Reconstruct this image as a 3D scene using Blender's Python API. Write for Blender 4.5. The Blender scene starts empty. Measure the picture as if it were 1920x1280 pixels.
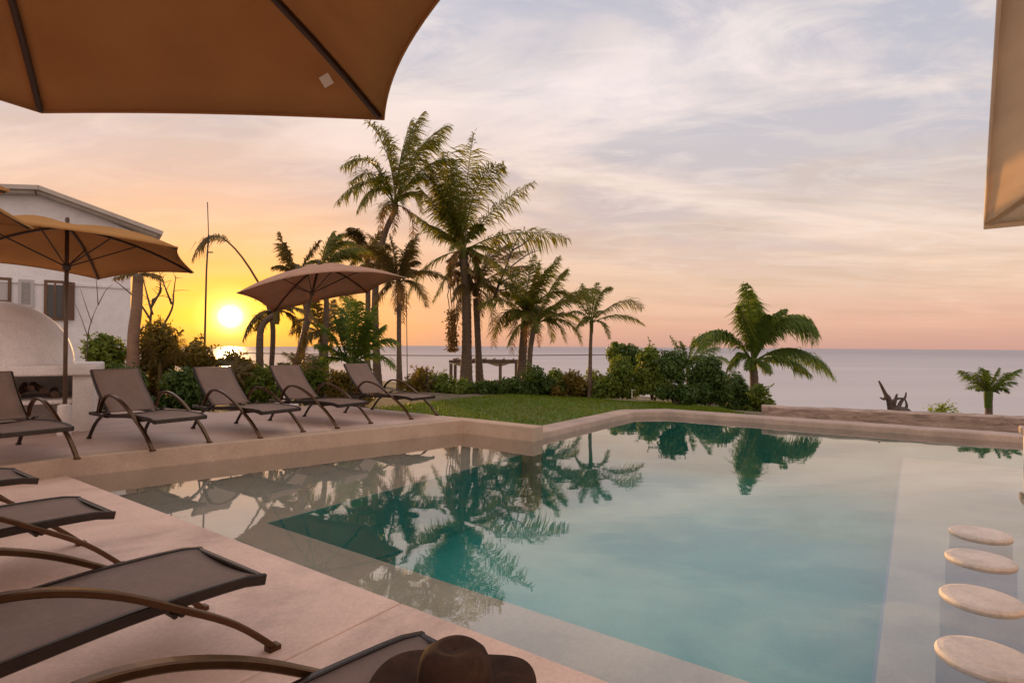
import bpy, math, random
from mathutils import Vector, Matrix, noise
R = math.radians
random.seed(7)
scene = bpy.context.scene
col = scene.collection
# ------------------------------------------------------------------ camera
F = 1067.0
CAMZ = 1.5
cam_d = bpy.data.cameras.new('camera'); cam = bpy.data.objects.new('camera', cam_d); col.objects.link(cam)
cam_d.sensor_width = 36.0; cam_d.lens = 36.0 * F / 1920.0
cam_d.clip_start = 0.05; cam_d.clip_end = 20000
PITCH = math.atan(9 / F); ROLL = 0.0069
cam.matrix_world = Matrix.Translation((0, 0, CAMZ)) @ Matrix.Rotation(math.pi/2 + PITCH, 4, 'X') @ Matrix.Rotation(ROLL, 4, 'Z')
scene.camera = cam
CM = cam.matrix_world.copy().to_3x3()
def ray(px, py):
    return CM @ Vector(((px - 960) / F, (640 - py) / F, -1.0))
def at(px, py, Y):                     # measured photo point at distance Y -> world
    d = ray(px, py); return Vector((0, 0, CAMZ)) + d * (Y / d.y)
def onz(px, py, z=0.0):
    d = ray(px, py); return Vector((0, 0, CAMZ)) + d * ((z - CAMZ) / d.z)
# ------------------------------------------------------------------ colour management
scene.view_settings.view_transform = 'Standard'
scene.view_settings.look = 'None'
scene.view_settings.exposure = 0.07
scene.view_settings.gamma = 1.0
scene.render.engine = 'CYCLES'
scene.cycles.max_bounces = 8
scene.cycles.transparent_max_bounces = 16
# ------------------------------------------------------------------ node helpers
class NB:
    def __init__(self, nt): self.nt = nt
    def n(self, t, **kw):
        o = self.nt.nodes.new(t)
        for k, v in kw.items(): setattr(o, k, v)
        return o
    def l(self, a, b): self.nt.links.new(a, b)
    def set(self, sock, v):
        if isinstance(v, bpy.types.NodeSocket): self.l(v, sock)
        else: sock.default_value = v
    def m(self, op, a, b=0.0, c=0.0, clamp=False):
        o = self.n('ShaderNodeMath', operation=op); o.use_clamp = clamp
        self.set(o.inputs[0], a); self.set(o.inputs[1], b); self.set(o.inputs[2], c)
        return o.outputs[0]
    def vm(self, op, a, b=(0, 0, 0), out=0, scale=None):
        o = self.n('ShaderNodeVectorMath', operation=op)
        self.set(o.inputs[0], a); self.set(o.inputs[1], b)
        if scale is not None: self.set(o.inputs['Scale'], scale)
        return o.outputs[out]
    def mix(self, f, a, b, mode='MIX'):
        o = self.n('ShaderNodeMix', data_type='RGBA', blend_type=mode)
        self.set(o.inputs[0], f); self.set(o.inputs[6], a if not isinstance(a, tuple) else (*a[:3], 1)); self.set(o.inputs[7], b if not isinstance(b, tuple) else (*b[:3], 1))
        return o.outputs[2]
    def ramp(self, f, stops, interp='LINEAR'):
        o = self.n('ShaderNodeValToRGB'); cr = o.color_ramp; cr.interpolation = interp
        while len(cr.elements) < len(stops): cr.elements.new(0.5)
        for e, (p, c) in zip(cr.elements, stops):
            e.position = p; e.color = (*c, 1) if isinstance(c, tuple) else (c, c, c, 1)
        self.set(o.inputs[0], f); return o.outputs[0]
    def noise(self, vec, scale, detail=4, rough=0.5, dist=0.0, out=0):
        o = self.n('ShaderNodeTexNoise'); self.set(o.inputs['Vector'], vec)
        o.inputs['Scale'].default_value = scale; o.inputs['Detail'].default_value = detail
        o.inputs['Roughness'].default_value = rough; o.inputs['Distortion'].default_value = dist
        return o.outputs[out]
# ------------------------------------------------------------------ world: dusk sky with cloud layer
SUN_D = ray(432, 593).normalized()
SUN_EL = math.asin(SUN_D.z); SUN_AZ = math.atan2(SUN_D.x, SUN_D.y)
world = bpy.data.worlds.new('World'); scene.world = world; world.use_nodes = True
nt = world.node_tree; nt.nodes.clear(); w = NB(nt)
tc = w.n('ShaderNodeTexCoord'); D = w.vm('NORMALIZE', tc.outputs['Generated'])
sep = w.n('ShaderNodeSeparateXYZ'); w.l(D, sep.inputs[0]); dx, dy, dz = sep.outputs
el = w.m('MAXIMUM', dz, 0.0)
base = w.ramp(el, [(0.0, (.66, .37, .30)), (0.035, (.80, .46, .34)), (0.10, (.84, .58, .44)), (0.20, (.66, .55, .54)), (0.34, (.60, .56, .60)), (0.52, (.53, .53, .62)), (1.0, (.74, .78, .88))])
# bluer away from the sun (to the right of the view)
side = w.m('ADD', w.m('MULTIPLY', dx, 1.9), -0.85, clamp=True)
base = w.mix(w.m('MULTIPLY', side, w.ramp(el, [(0.08, 0.0), (0.5, 0.75)])), base, (.30, .44, .68))
# stretched angular distance to the sun
dv = w.vm('SUBTRACT', D, tuple(SUN_D)); ss = w.n('ShaderNodeSeparateXYZ'); w.l(dv, ss.inputs[0])
hd = w.m('SQRT', w.m('ADD', w.m('MULTIPLY', ss.outputs[0], ss.outputs[0]), w.m('MULTIPLY', ss.outputs[1], ss.outputs[1])))
vd = w.m('MULTIPLY', ss.outputs[2], 2.3)
ad = w.m('SQRT', w.m('ADD', w.m('MULTIPLY', hd, hd), w.m('MULTIPLY', vd, vd)))
# clouds on a flat layer above
den = w.m('ADD', el, 0.10)
comb = w.n('ShaderNodeCombineXYZ'); w.l(w.m('DIVIDE', dx, den), comb.inputs[0]); w.l(w.m('DIVIDE', dy, den), comb.inputs[1])
mp = w.n('ShaderNodeMapping'); w.l(comb.outputs[0], mp.inputs[0]); mp.inputs['Rotation'].default_value = (0, 0, R(24)); mp.inputs['Scale'].default_value = (0.55, 1.15, 1); mp.inputs['Location'].default_value = (2.3, 0.7, 0)
n1 = w.noise(mp.outputs[0], 1.15, 9, 0.60, 1.1); n2 = w.noise(mp.outputs[0], 0.62, 4, 0.5, 0.3)
cl = w.ramp(w.m('ADD', w.m('MULTIPLY', n1, 0.6), w.m('MULTIPLY', n2, 0.4)), [(0.40, 0.0), (0.55, 1.0)], 'EASE')
wisp = w.ramp(w.noise(mp.outputs[0], 2.9, 9, 0.64, 1.4), [(0.47, 0.0), (0.66, 1.0)])
ccol = w.ramp(el, [(0.0, (.90, .52, .36)), (0.12, (.96, .68, .49)), (0.24, (.98, .79, .69)), (0.42, (.99, .84, .79)), (0.7, (.95, .86, .86)), (1.0, (1.0, .98, 1.0))])
shade = w.ramp(w.noise(mp.outputs[0], 1.1, 5, 0.55, 0.5), [(0.40, .70), (0.60, 1.06)])
ccol = w.mix(1.0, ccol, shade, 'MULTIPLY')
amt = w.m('MULTIPLY', cl, w.ramp(el, [(0.0, 0.0), (0.08, 0.45), (0.2, 0.8), (1.0, 0.85)]))
sky = w.mix(amt, base, ccol)
sky = w.mix(w.m('MULTIPLY', wisp, w.ramp(el, [(0.02, 0.0), (0.15, 0.42), (0.5, 0.6), (1.0, 0.4)])), sky, w.mix(0.5, ccol, (1.0, .90, .84)))
# warm glow around the low sun
g1 = w.ramp(ad, [(0.0, 1.0), (0.12, 0.93), (0.30, 0.66), (0.60, 0.30), (1.0, 0.0)])
streak = w.ramp(w.noise(mp.outputs[0], 1.0, 6, 0.55, 0.6), [(0.35, 0.72), (0.65, 1.0)])
warm = w.ramp(ad, [(0.0, (1.0, .62, .05)), (0.14, (1.0, .43, .05)), (0.30, (.90, .43, .17)), (0.6, (.70, .38, .25)), (1.0, (.66, .44, .34))])
sky = w.mix(w.m('MULTIPLY', g1, w.m('ADD', w.m('MULTIPLY', streak, 0.6), 0.4)), sky, warm)
g2 = w.ramp(ad, [(0.0, 1.0), (0.04, 0.55), (0.10, 0.16), (0.20, 0.0)], 'EASE')
sky = w.mix(g2, sky, (1.3, .80, .12))
disk = w.ramp(w.vm('LENGTH', dv, out=1), [(0.0, 1.0), (0.010, 0.70), (0.020, 0.14), (0.032, 0.03), (0.055, 0.0)], 'LINEAR')
sky = w.mix(disk, sky, (9.0, 6.4, 2.6))
# bright overcast behind and above the viewer
back = w.m('MULTIPLY', w.m('ADD', w.m('MULTIPLY', dy, -0.9), 0.35, clamp=True), 1.0)
sky = w.mix(back, sky, (1.16, .90, .76))
nish = w.n('ShaderNodeTexSky'); nish.sky_type = 'NISHITA'; nish.sun_disc = False; nish.sun_elevation = SUN_EL; nish.sun_rotation = SUN_AZ; nish.air_density = 1.2; nish.dust_density = 2.0
bg1 = w.n('ShaderNodeBackground'); w.l(sky, bg1.inputs[0]); bg1.inputs[1].default_value = 0.93
bg2 = w.n('ShaderNodeBackground'); w.l(nish.outputs[0], bg2.inputs[0]); bg2.inputs[1].default_value = 0.02
ads = w.n('ShaderNodeAddShader'); w.l(bg1.outputs[0], ads.inputs[0]); w.l(bg2.outputs[0], ads.inputs[1])
wo = w.n('ShaderNodeOutputWorld'); w.l(ads.outputs[0], wo.inputs[0])
# ------------------------------------------------------------------ sun
sd = bpy.data.lights.new('sun', 'SUN'); sd.energy = 5.0; sd.angle = R(0.8); sd.color = (1.0, .56, .20)
so = bpy.data.objects.new('sun', sd); col.objects.link(so)
so.rotation_euler = (SUN_D).to_track_quat('Z', 'Y').to_euler()

# ------------------------------------------------------------------ materials
def pmat(name, c, rough=0.7, c2=None, nscale=6, bump=0.0, bscale=40, metal=0.0, spec=0.5, detail=5, contrast=(0.35, 0.65), c3=None, s3=1.0, stretch=None, bdist=0.01):
    m = bpy.data.materials.new(name); m.use_nodes = True; t = m.node_tree; t.nodes.clear(); b = NB(t)
    p = b.n('ShaderNodeBsdfPrincipled'); o = b.n('ShaderNodeOutputMaterial'); b.l(p.outputs[0], o.inputs[0])
    p.inputs['Roughness'].default_value = rough; p.inputs['Metallic'].default_value = metal; p.inputs['Specular IOR Level'].default_value = spec
    g = b.n('ShaderNodeNewGeometry'); v = g.outputs['Position']
    if stretch: v = b.vm('MULTIPLY', v, stretch)
    cc = (*c, 1)
    if c2:
        f = b.ramp(b.noise(v, nscale, detail, 0.6), [(contrast[0], 0.0), (contrast[1], 1.0)])
        cc = b.mix(f, c, c2)
        if c3: cc = b.mix(b.ramp(b.noise(v, s3, 6, 0.65, 0.8), [(0.5, 0.0), (0.7, 0.8)]), cc, c3)
    if c2:
        fv = b.ramp(b.noise(v, 38, 5, .7), [(.3, .86), (.7, 1.08)]); sv = b.ramp(b.noise(v, 3.3, 7, .7, .5), [(.35, .90), (.6, 1.0)])
        cc = b.mix(1.0, b.mix(1.0, cc, fv, 'MULTIPLY'), sv, 'MULTIPLY')
    b.set(p.inputs['Base Color'], cc)
    if bump:
        bn = b.n('ShaderNodeBump'); bn.inputs['Strength'].default_value = bump; bn.inputs['Distance'].default_value = bdist
        b.l(b.noise(v, bscale, 6, 0.6), bn.inputs['Height']); b.l(bn.outputs[0], p.inputs['Normal'])
    return m
def leafmat(name, c1, c2, trans=0.35, rough=0.5, tip=None):
    m = bpy.data.materials.new(name); m.use_nodes = True; t = m.node_tree; t.nodes.clear(); b = NB(t)
    g = b.n('ShaderNodeNewGeometry'); o = b.n('ShaderNodeOutputMaterial')
    cc = b.mix(g.outputs['Random Per Island'], c1, c2)
    cc = b.mix(b.ramp(b.noise(g.outputs['Position'], 1.7, 3), [(0.4, 0.0), (0.65, 0.7)]), cc, tip or c2)
    p = b.n('ShaderNodeBsdfPrincipled'); b.set(p.inputs['Base Color'], cc); p.inputs['Roughness'].default_value = rough; p.inputs['Specular IOR Level'].default_value = 0.25
    tr = b.n('ShaderNodeBsdfTranslucent'); b.l(b.mix(1.0, cc, (1.5, 1.3, .55), 'MULTIPLY'), tr.inputs[0])
    mx = b.n('ShaderNodeMixShader'); mx.inputs[0].default_value = trans; b.l(p.outputs[0], mx.inputs[1]); b.l(tr.outputs[0], mx.inputs[2]); b.l(mx.outputs[0], o.inputs[0])
    return m
def canvasmat(name, c, trans=0.3, tint=(1.0, .62, .32)):
    m = bpy.data.materials.new(name); m.use_nodes = True; t = m.node_tree; t.nodes.clear(); b = NB(t)
    o = b.n('ShaderNodeOutputMaterial'); g = b.n('ShaderNodeNewGeometry')
    cc = b.mix(b.ramp(b.noise(g.outputs['Position'], 2.2, 5), [(0.35, 0.0), (0.7, 1.0)]), c, tuple(x * .86 for x in c))
    d = b.n('ShaderNodeBsdfDiffuse'); b.l(cc, d.inputs[0]); tr = b.n('ShaderNodeBsdfTranslucent'); b.l(b.mix(1.0, cc, tint, 'MULTIPLY'), tr.inputs[0])
    bn = b.n('ShaderNodeBump'); bn.inputs['Strength'].default_value = 0.25; bn.inputs['Distance'].default_value = 0.002
    b.l(b.noise(g.outputs['Position'], 350, 2), bn.inputs['Height'])
    b2 = b.n('ShaderNodeBump'); b2.inputs['Strength'].default_value = .5; b2.inputs['Distance'].default_value = .03; b.l(b.noise(b.vm('MULTIPLY', g.outputs['Position'], (1, 1.6, 3)), 2.4, 3, .5, .6), b2.inputs['Height']); b.l(bn.outputs[0], b2.inputs['Normal']); b.l(b2.outputs[0], d.inputs['Normal'])
    mx = b.n('ShaderNodeMixShader'); mx.inputs[0].default_value = trans; b.l(d.outputs[0], mx.inputs[1]); b.l(tr.outputs[0], mx.inputs[2]); b.l(mx.outputs[0], o.inputs[0])
    return m
M = {}
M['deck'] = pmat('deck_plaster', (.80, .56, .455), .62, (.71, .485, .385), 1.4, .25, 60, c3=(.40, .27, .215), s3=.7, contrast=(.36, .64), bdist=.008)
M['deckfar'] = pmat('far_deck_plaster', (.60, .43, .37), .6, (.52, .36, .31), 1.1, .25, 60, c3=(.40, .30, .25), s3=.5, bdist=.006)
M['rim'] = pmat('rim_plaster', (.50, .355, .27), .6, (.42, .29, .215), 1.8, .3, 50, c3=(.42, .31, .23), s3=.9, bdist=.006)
M['coping'] = pmat('coping_stone', (.48, .35, .29), .65, (.38, .28, .23), 2.5, .4, 40, c3=(.30, .23, .19), s3=1.3, bdist=.008)
M['shelf'] = pmat('pool_shelf_plaster', (.50, .42, .33), .8, (.43, .365, .285), 1.1, .1, 30)
M['deep'] = pmat('pool_floor_teal', (.045, .36, .32), .8, (.03, .30, .27), .8, .1, 30)
M['tile'] = pmat('waterline_tile', (.10, .17, .24), .4)
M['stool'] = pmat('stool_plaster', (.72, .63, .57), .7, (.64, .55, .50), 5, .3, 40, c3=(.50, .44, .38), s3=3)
M['stone_white'] = pmat('white_plaster', (.86, .79, .76), .75, (.79, .71, .68), 1.6, .12, 45, c3=(.66, .58, .54), s3=.8)
M['housewall'] = pmat('house_plaster', (.80, .78, .83), .8, (.74, .72, .77), .7, .2, 20)
M['roof'] = pmat('roof_trim', (.52, .46, .42), .7, (.42, .37, .34), 1.5, .2, 20)
M['wood'] = pmat('dark_wood', (.10, .045, .025), .55, (.16, .08, .045), 7, .3, 40, stretch=(1, 1, .2))
M['oldwood'] = pmat('weathered_wood', (.48, .36, .30), .85, (.32, .235, .19), 3.2, .8, 16, c3=(.12, .085, .07), s3=2.2, stretch=(1, 1, 4), bdist=.03)
M['drift'] = pmat('driftwood', (.10, .07, .055), .8, (.05, .035, .03), 9, .6, 30)
M['bronze'] = pmat('bronze_frame', (.022, .013, .009), .27, (.032, .019, .013), 12, .05, 80, metal=.35, spec=.6)
M['sling'] = pmat('taupe_sling', (.20, .127, .097), .62, (.175, .11, .083), 4, .3, 900, bdist=.001)
M['pole'] = pmat('parasol_pole', (.13, .075, .045), .5, (.10, .055, .035), 8, .1, 60)
M['rib'] = pmat('parasol_rib', (.05, .028, .018), .5)
M['arm'] = pmat('polished_bronze', (.105, .055, .028), .24, (.13, .07, .035), 12, .05, 80, metal=.85)
M['drift2'] = pmat('tarred_wood', (.10, .065, .04), .8, (.15, .10, .065), 4, .4, 20)
M['stoolcol'] = pmat('shaded_stool_plaster', (.27, .225, .19), .8, (.22, .185, .155), 5, .3, 40)  # shade on the stool sides put into a darker, greyer column colour
M['tag'] = pmat('white_label', (.75, .72, .66), .7)
M['glass'] = pmat('window_glass', (.03, .03, .035), .08)
M['blind'] = pmat('grey_shutter', (.42, .40, .42), .7)
M['felt'] = pmat('brown_felt', (.055, .026, .016), .9, (.035, .016, .010), 9, .5, 300, c3=(.085, .042, .025), s3=6, bdist=.003, spec=.2)
M['band'] = pmat('hat_band', (.30, .13, .06), .6)
M['trunk'] = pmat('palm_bark', (.17, .12, .085), .9, (.10, .07, .05), 5, .9, 14, stretch=(1, 1, 5), bdist=.03)
M['bark'] = pmat('shrub_bark', (.11, .08, .055), .9, (.07, .05, .04), 8, .5, 30)
M['palebark'] = pmat('pale_bark', (.25, .15, .10), .9, (.18, .11, .075), 5, .6, 14, stretch=(1, 1, 4), bdist=.02)
M['husk'] = leafmat('dry_husk', (.26, .16, .06), (.17, .10, .04), .3)
M['palm'] = leafmat('palm_leaf', (.10, .135, .022), (.17, .18, .035), .5, tip=(.17, .15, .035))
M['palm2'] = leafmat('dry_palm_leaf', (.10, .09, .03), (.17, .12, .045), .35)
M['palm3'] = leafmat('lush_palm_leaf', (.06, .12, .02), (.12, .17, .03), .4)
M['leaf1'] = leafmat('dark_leaf', (.03, .07, .014), (.07, .12, .022), .25, .45)
M['leaf2'] = leafmat('bush_leaf', (.07, .13, .02), (.16, .21, .035), .4)
M['leaf3'] = leafmat('golden_leaf', (.12, .10, .02), (.20, .15, .03), .45)
M['lime'] = leafmat('lime_leaf', (.16, .24, .03), (.25, .33, .04), .35)
M['grass'] = leafmat('grass_blade', (.07, .14, .008), (.13, .20, .012), .35, tip=(.15, .16, .015))
M['lawn'] = pmat('lawn_ground', (.07, .12, .008), .95, (.10, .14, .012), 2.0, .6, 60, c3=(.12, .11, .04), s3=.6)
M['ground'] = pmat('sandy_soil', (.20, .15, .10), .95, (.11, .09, .05), 1.3, .7, 20, c3=(.05, .07, .02), s3=.8, bdist=.03)
M['sand'] = pmat('pale_sand', (.50, .40, .32), .95, (.42, .33, .26), 3, .5, 30)
M['white'] = pmat('white_paint', (.75, .73, .70), .5)
M['cable'] = pmat('cable_black', (.03, .025, .025), .6)
CANV = canvasmat('tan_canvas', (.48, .255, .10), .18)
CANV2 = canvasmat('rose_canvas', (.56, .36, .27), .25)
CANV3 = canvasmat('cream_canvas', (.86, .80, .72), .55, (1.0, .86, .70))

def watermat():
    m = bpy.data.materials.new('pool_water'); m.use_nodes = True; t = m.node_tree; t.nodes.clear(); b = NB(t)
    o = b.n('ShaderNodeOutputMaterial'); g = b.n('ShaderNodeNewGeometry')
    bn = b.n('ShaderNodeBump'); bn.inputs['Strength'].default_value = 0.5; bn.inputs['Distance'].default_value = 0.0022
    v = b.vm('MULTIPLY', g.outputs['Position'], (.55, 1.6, 1)); 
    h = b.m('ADD', b.noise(v, 1.6, 2, .4), b.m('MULTIPLY', b.noise(v, 9, 3, .5), .13))
    b.l(h, bn.inputs['Height'])
    cs = b.m('ABSOLUTE', b.vm('DOT_PRODUCT', bn.outputs[0], g.outputs['Incoming'], out=1)); fr = b.m('ADD', b.m('MULTIPLY', b.m('POWER', b.m('SUBTRACT', 1.0, cs, clamp=True), 2.35), .94), .05)
    gl = b.n('ShaderNodeBsdfGlossy'); gl.inputs['Roughness'].default_value = 0.015; b.l(bn.outputs[0], gl.inputs['Normal'])
    tr = b.n('ShaderNodeBsdfTransparent'); mx = b.n('ShaderNodeMixShader')
    b.l(fr, mx.inputs[0]); b.l(tr.outputs[0], mx.inputs[1]); b.l(gl.outputs[0], mx.inputs[2]); b.l(mx.outputs[0], o.inputs[0])
    va = b.n('ShaderNodeVolumeAbsorption'); va.inputs[0].default_value = (.30, .85, .84, 1); va.inputs[1].default_value = 0.16; b.l(va.outputs[0], o.inputs[1])
    return m
M['water'] = watermat()
def seamat():
    m = bpy.data.materials.new('sea_water'); m.use_nodes = True; t = m.node_tree; t.nodes.clear(); b = NB(t)
    o = b.n('ShaderNodeOutputMaterial'); g = b.n('ShaderNodeNewGeometry'); p = b.n('ShaderNodeBsdfPrincipled')
    v = b.vm('MULTIPLY', g.outputs['Position'], (.25, 1.3, 1))
    bn = b.n('ShaderNodeBump'); bn.inputs['Strength'].default_value = 0.8; bn.inputs['Distance'].default_value = 0.12
    b.l(b.m('ADD', b.noise(v, .5, 5, .55), b.m('MULTIPLY', b.noise(v, .09, 3), 2.0)), bn.inputs['Height'])
    df = b.n('ShaderNodeBsdfDiffuse'); b.l(b.mix(b.ramp(b.noise(b.vm('MULTIPLY', g.outputs['Position'], (.004, .02, 1)), 1, 4), [(.35, 0.), (.65, 1.)]), (.10, .10, .19), (.16, .13, .20)), df.inputs[0])
    gl = b.n('ShaderNodeBsdfGlossy'); gl.inputs['Roughness'].default_value = .3; b.l(bn.outputs[0], gl.inputs['Normal'])
    dist = b.vm('LENGTH', g.outputs['Position'], out=1)
    fac = b.ramp(b.m('DIVIDE', dist, 600), [(0.0, .80), (.25, .68), (.8, .52)])
    wv_ = b.ramp(b.noise(b.vm('MULTIPLY', g.outputs['Position'], (.01, .06, 1)), 1, 5), [(.4, .88), (.62, 1.0)])
    mx = b.n('ShaderNodeMixShader'); b.l(b.m('MULTIPLY', fac, wv_), mx.inputs[0]); b.l(df.outputs[0], mx.inputs[1]); b.l(gl.outputs[0], mx.inputs[2])
    nt_ = t.nodes.remove(p); b.l(mx.outputs[0], o.inputs[0]); return m
M['sea'] = seamat()

# ------------------------------------------------------------------ mesh building
class MB:
    def __init__(self): self.v = []; self.f = []
    def add(self, vs, fs):
        k = len(self.v); self.v += [tuple(x) for x in vs]; self.f += [tuple(i + k for i in f) for f in fs]; return self
    def box(self, c, s, rot=None):
        x, y, z = s[0]/2, s[1]/2, s[2]/2
        vs = [Vector((a*x, b*y, d*z)) for d in (-1, 1) for b in (-1, 1) for a in (-1, 1)]
        if rot is not None: vs = [rot @ p for p in vs]
        return self.add([Vector(c) + p for p in vs], [(0,2,3,1),(4,5,7,6),(0,1,5,4),(2,6,7,3),(0,4,6,2),(1,3,7,5)])
    def prism(self, poly, z0, z1):
        n = len(poly)
        a = sum(poly[i][0]*poly[(i+1)%n][1] - poly[(i+1)%n][0]*poly[i][1] for i in range(n))
        if a < 0: poly = poly[::-1]
        vs = [(p[0], p[1], z0) for p in poly] + [(p[0], p[1], z1) for p in poly]
        return self.add(vs, [tuple(range(n-1, -1, -1)), tuple(range(n, 2*n))] + [(i, (i+1)%n, n+(i+1)%n, n+i) for i in range(n)])
    def tube(self, pts, rad, seg=8, cap=True):
        pts = [Vector(p) for p in pts]; n = len(pts)
        if not hasattr(rad, '__len__'): rad = [rad]*n
        vs = []; u = None
        for i, p in enumerate(pts):
            t = (pts[min(i+1, n-1)] - pts[max(i-1, 0)])
            if t.length < 1e-9: t = Vector((0, 0, 1))
            t.normalize()
            if u is None:
                u = t.cross(Vector((0, 0, 1)));
                if u.length < .1: u = t.cross(Vector((1, 0, 0)))
            u = (u - t*u.dot(t)).normalized(); q = t.cross(u)
            for k in range(seg):
                a = 2*math.pi*k/seg; vs.append(p + (u*math.cos(a) + q*math.sin(a))*rad[i])
        fs = [(i*seg+k, i*seg+(k+1)%seg, (i+1)*seg+(k+1)%seg, (i+1)*seg+k) for i in range(n-1) for k in range(seg)]
        if cap: fs += [tuple(range(seg-1, -1, -1)), tuple((n-1)*seg+k for k in range(seg))]
        return self.add(vs, fs)
    def bar(self, pts, wdir, wd, th):        # flat rectangular section swept along pts
        pts = [Vector(p) for p in pts]; n = len(pts); wv = Vector(wdir).normalized(); vs = []
        for i, p in enumerate(pts):
            t = (pts[min(i+1, n-1)] - pts[max(i-1, 0)]).normalized(); q = t.cross(wv).normalized()
            b = min(wd, th)*.18
            for a, c in ((-wd/2+b, -th/2), (wd/2-b, -th/2), (wd/2, -th/2+b), (wd/2, th/2-b), (wd/2-b, th/2), (-wd/2+b, th/2), (-wd/2, th/2-b), (-wd/2, -th/2+b)): vs.append(p + wv*a + q*c)
        s = 8
        fs = [(i*s+k, i*s+(k+1)%s, (i+1)*s+(k+1)%s, (i+1)*s+k) for i in range(n-1) for k in range(s)] + [tuple(range(s-1, -1, -1)), tuple((n-1)*s+k for k in range(s))]
        return self.add(vs, fs)
    def lathe(self, prof, c=(0, 0, 0), seg=32, fn=None):
        vs = []
        for r, z in prof:
            for k in range(seg):
                a = 2*math.pi*k/seg; p = Vector((r*math.cos(a), r*math.sin(a), z))
                if fn: p = fn(p)
                vs.append(Vector(c) + p)
        n = len(prof)
        return self.add(vs, [(i*seg+k, i*seg+(k+1)%seg, (i+1)*seg+(k+1)%seg, (i+1)*seg+k) for i in range(n-1) for k in range(seg)])
    def build(self, name, mat, parent=None, smooth=False, bevel=0, solid=0, origin=None):
        me = bpy.data.meshes.new(name)
        if origin is not None:
            o0 = Vector(origin); self.v = [tuple(Vector(p) - o0) for p in self.v]
        me.from_pydata(self.v, [], self.f); me.update()
        if smooth: me.polygons.foreach_set('use_smooth', [True]*len(me.polygons))
        me.materials.append(mat)
        ob = bpy.data.objects.new(name, me); col.objects.link(ob)
        if origin is not None: ob.location = origin
        if parent is not None:
            ob.parent = parent
        if bevel:
            b = ob.modifiers.new('bevel', 'BEVEL'); b.width = bevel; b.segments = 3; b.limit_method = 'ANGLE'
        if solid:
            s = ob.modifiers.new('thickness', 'SOLIDIFY'); s.thickness = solid; s.offset = 0
        return ob
def tag(o, label=None, cat=None, group=None, kind=None):
    if label: o['label'] = label
    if cat: o['category'] = cat
    if group: o['group'] = group
    if kind: o['kind'] = kind
    return o
def empty(name, loc=(0, 0, 0), rz=0):
    e = bpy.data.objects.new(name, None); col.objects.link(e); e.location = loc; e.rotation_euler = (0, 0, rz); e.empty_display_size = .2
    return e
def copy_tree(o, parent=None):
    c = o.copy(); col.objects.link(c); c.parent = parent
    for ch in list(o.children): copy_tree(ch, c)
    return c
def struct(o): o['kind'] = 'structure'; return o

# ------------------------------------------------------------------ site frame: s along the near pool edge, w away from it
AX = Vector((.815, -.58, 0)); NX = Vector((.58, .815, 0))
def P(s, w_, z=0.0): v = AX*s + NX*w_; return Vector((v.x, v.y, z))
def SW(p): det = AX.x*NX.y - AX.y*NX.x; return ((p[0]*NX.y - p[1]*NX.x)/det, (AX.x*p[1] - AX.y*p[0])/det)
def poly(*sw): return [(P(s, q).x, P(s, q).y) for s, q in sw]
def lerp(a, b, t): return a + (b-a)*t
def sst(x, a, b):
    t = max(0, min(1, (x-a)/(b-a))); return t*t*(3-2*t)
def gz(x, y):
    s, q = SW((x, y))
    def pw(q, pts):
        for (a, za), (b, zb) in zip(pts, pts[1:]):
            if q <= b: return lerp(za, zb, sst(q, a, b))
        return pts[-1][1]
    zl = pw(q, [(13, -.03), (20, -.38), (26, -.9), (34, -2.9)]); zr = pw(q, [(14.6, -.03), (19, -1.9), (24, -3.0)])
    if q < 13: zl = -.03
    if q < 14.6: zr = -.03
    return lerp(zl, zr, sst(s, -5.6, -2.4))
sL = [-90, -70, -50, -40, -32, -26] + [-22 + .75*i for i in range(18)] + [-8.3, -8.2, -7.5, -6.5, -5.9, -5.42, -5.38] + [-4.8 + .8*i for i in range(14)] + [8, 12, 18, 26, 40, 60]
wL = [-60, -30, -15, -6, -2, 0, 1.9, 2.0, 4, 6, 7.7, 7.75, 9, 11, 12.5, 12.55, 13] + [13.5 + .75*i for i in range(30)] + [38, 44]
sL.sort(); g = MB(); vs = []
for q in wL:
    for s in sL:
        p = P(s, q); z = gz(p.x, p.y)
        low = (2.0 <= q <= 7.7 and s > -8.25) or (7.7 < q <= 12.5 and s > -5.4)
        if low: z = -1.8
        elif q > 13.2: z += .05*noise.noise(Vector((p.x*.5, p.y*.5, 0)))
        vs.append((p.x, p.y, z))
ns = len(sL)
g.add(vs, [(i*ns+k, i*ns+k+1, (i+1)*ns+k+1, (i+1)*ns+k) for i in range(len(wL)-1) for k in range(ns-1)])
struct(g.build('ground', M['ground'], smooth=True))
g = MB().add([(-9000, -200, -2.0), (9000, -200, -2.0), (9000, 9000, -2.0), (-9000, 9000, -2.0)], [(0, 1, 2, 3)])
# sea as a sheet starting beyond the beach
g = MB(); pl = [P(-400, 27), P(400, 17.5), P(12000, 9000), P(-12000, 12000)]
g.add([(p.x, p.y, -2.0) for p in pl], [(0, 1, 2, 3)]); struct(g.build('sea', M['sea']))
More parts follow.
